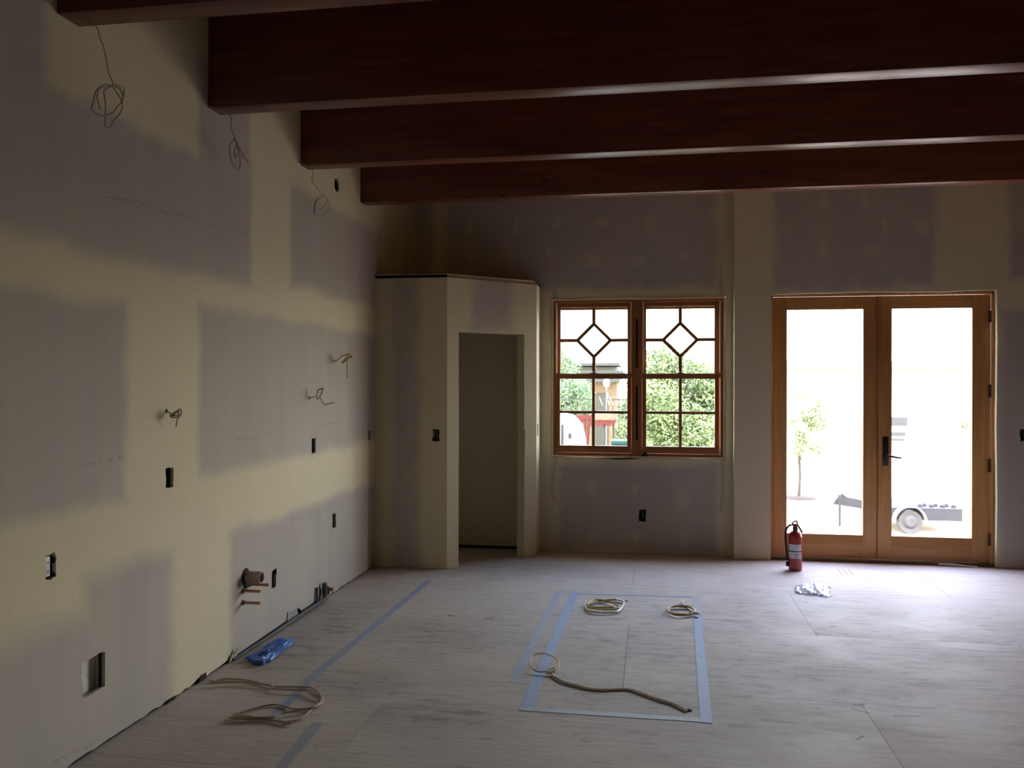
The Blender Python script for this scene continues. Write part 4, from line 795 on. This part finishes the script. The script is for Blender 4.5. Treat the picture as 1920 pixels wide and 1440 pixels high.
for i in range(4): MB().prism([(-1.19+i*.065, 1.09), (-1.14+i*.065, 1.09), (-1.135+i*.05, .55), (-1.175+i*.05, .55)], lambda u, v, t: (u, t, v), 13.50, 13.52).build('back_slat', m_redc, e)
MB().box(-1.20, -.92, 13.25, 13.52, .50, .55).build('seat', m_redc, e); MB().box(-1.20, -.92, 13.49, 13.53, 1.02, 1.10).build('top_rail', m_redc, e)
for x, y in ((-1.18, 13.28), (-.95, 13.28), (-1.18, 13.5), (-.95, 13.5)): MB().tube([(x, y, GZ), (x, y, .50)], .013, 6).build('leg', m_redc, e)
m_van = simple('white_paint', (.82, .82, .82), .3, .5)
e = empty('white_van', (-1.9, 12.0, GZ), 'rounded white van filling the lower left corner of the left window', 'van')
MB().prism([(-3.4, -.25), (-.93, -.25), (-.92, .30), (-.95, .75), (-1.0, 1.0), (-1.12, 1.13), (-1.30, 1.18), (-3.4, 1.22)], lambda u, v, t: (u, t, v), 11.4, 12.6).build('body', m_van, e, bevel=.03)
MB().box(-1.20, -1.165, 11.385, 11.40, -.1, 1.05).build('door_seam', m_iron, e); MB().box(-1.10, -1.06, 11.38, 11.40, .86, .93).build('door_handle', m_iron, e)
for x in (-2.7, -1.3): MB().lathe([(.0, 11.35), (.30, 11.35), (.33, 11.38), (.33, 11.56), (0, 11.57)], (x, 0, GZ+.33), 20, 'y').build('wheel', m_dark, e)
e = empty('storage_bin', (-.45, 13.1, GZ), 'teal storage bin at the lower right of the left window', 'bin')
m_teal = simple('teal_plastic', (.006, .035, .032), .5)
MB().box(-.59, -.25, 12.9, 13.3, GZ, .68).build('body', m_teal, e, bevel=.01); MB().box(-.60, -.24, 12.88, 13.32, .68, .74).build('lid', simple('teal_lid', (.012, .045, .04), .5), e, bevel=.008)
# utility trailer through the doors
e = empty('utility_trailer', (3.8, 13.8, GZ), 'small dark flatbed trailer parked outside the glass doors', 'trailer')
m_trail = simple('trailer_grey', (.030, .030, .033), .7); ty = 13.4
MB().box(3.42, 4.52, ty, ty+1.1, -.42, -.24).build('deck', m_trail, e)
MB().prism([(2.80, -.27), (3.42, -.36), (3.42, -.24), (3.0, -.16), (2.93, -.10), (2.86, -.17)], lambda u, v, t: (u, t, v), ty+.45, ty+.6).build('tongue', m_trail, e)
MB().tube([(2.88, ty+.4, GZ+.0), (2.88, ty+.4, -.12)], .018, 8).build('jack', m_trail, e)
MB().lathe([(.0, ty-.16), (.06, ty-.17), (.10, ty-.13), (.165, ty-.15), (.17, ty-.13), (.17, ty-.02), (0, ty-.02)], (3.76, 0, GZ+.17), 22, 'y').build('wheel', simple('pale_wheel', (.06, .06, .06), .6), e)
fd = MB()
for i in range(12):
    a0, a1 = math.pi*i/12, math.pi*(i+1)/12
    fd.bar((3.76+.22*math.cos(a0), ty-.09, GZ+.18+.22*math.sin(a0)), (3.76+.22*math.cos(a1), ty-.09, GZ+.18+.22*math.sin(a1)), .012, .17, (0, 1, 0))
fd.build('fender', simple('fender_white', (.7, .7, .7), .4), e, label='pale curved fender')
for i in range(7): MB().lathe([(.0, -.24), (.04, -.238), (.035, -.205), (.0, -.19)], (3.98+i*.078, ty+.15+.1*(i % 2), 0), 8).build('load', m_trail, e)
# white cabinet with vents
e = empty('white_cabinet', (5.0, 17.2, GZ), 'white cabinet with grey vents beyond the right glass door', 'cabinet')
MB().box(4.2, 5.8, 17.3, 18.0, GZ, 1.25).build('body', m_van, e)
for z0, z1, x1 in ((.80, .96, 4.84), (.60, .68, 4.80), (.51, .55, 4.78)): MB().box(4.30, x1, 17.27, 17.30, z0, z1).build('vent', m_iron, e)
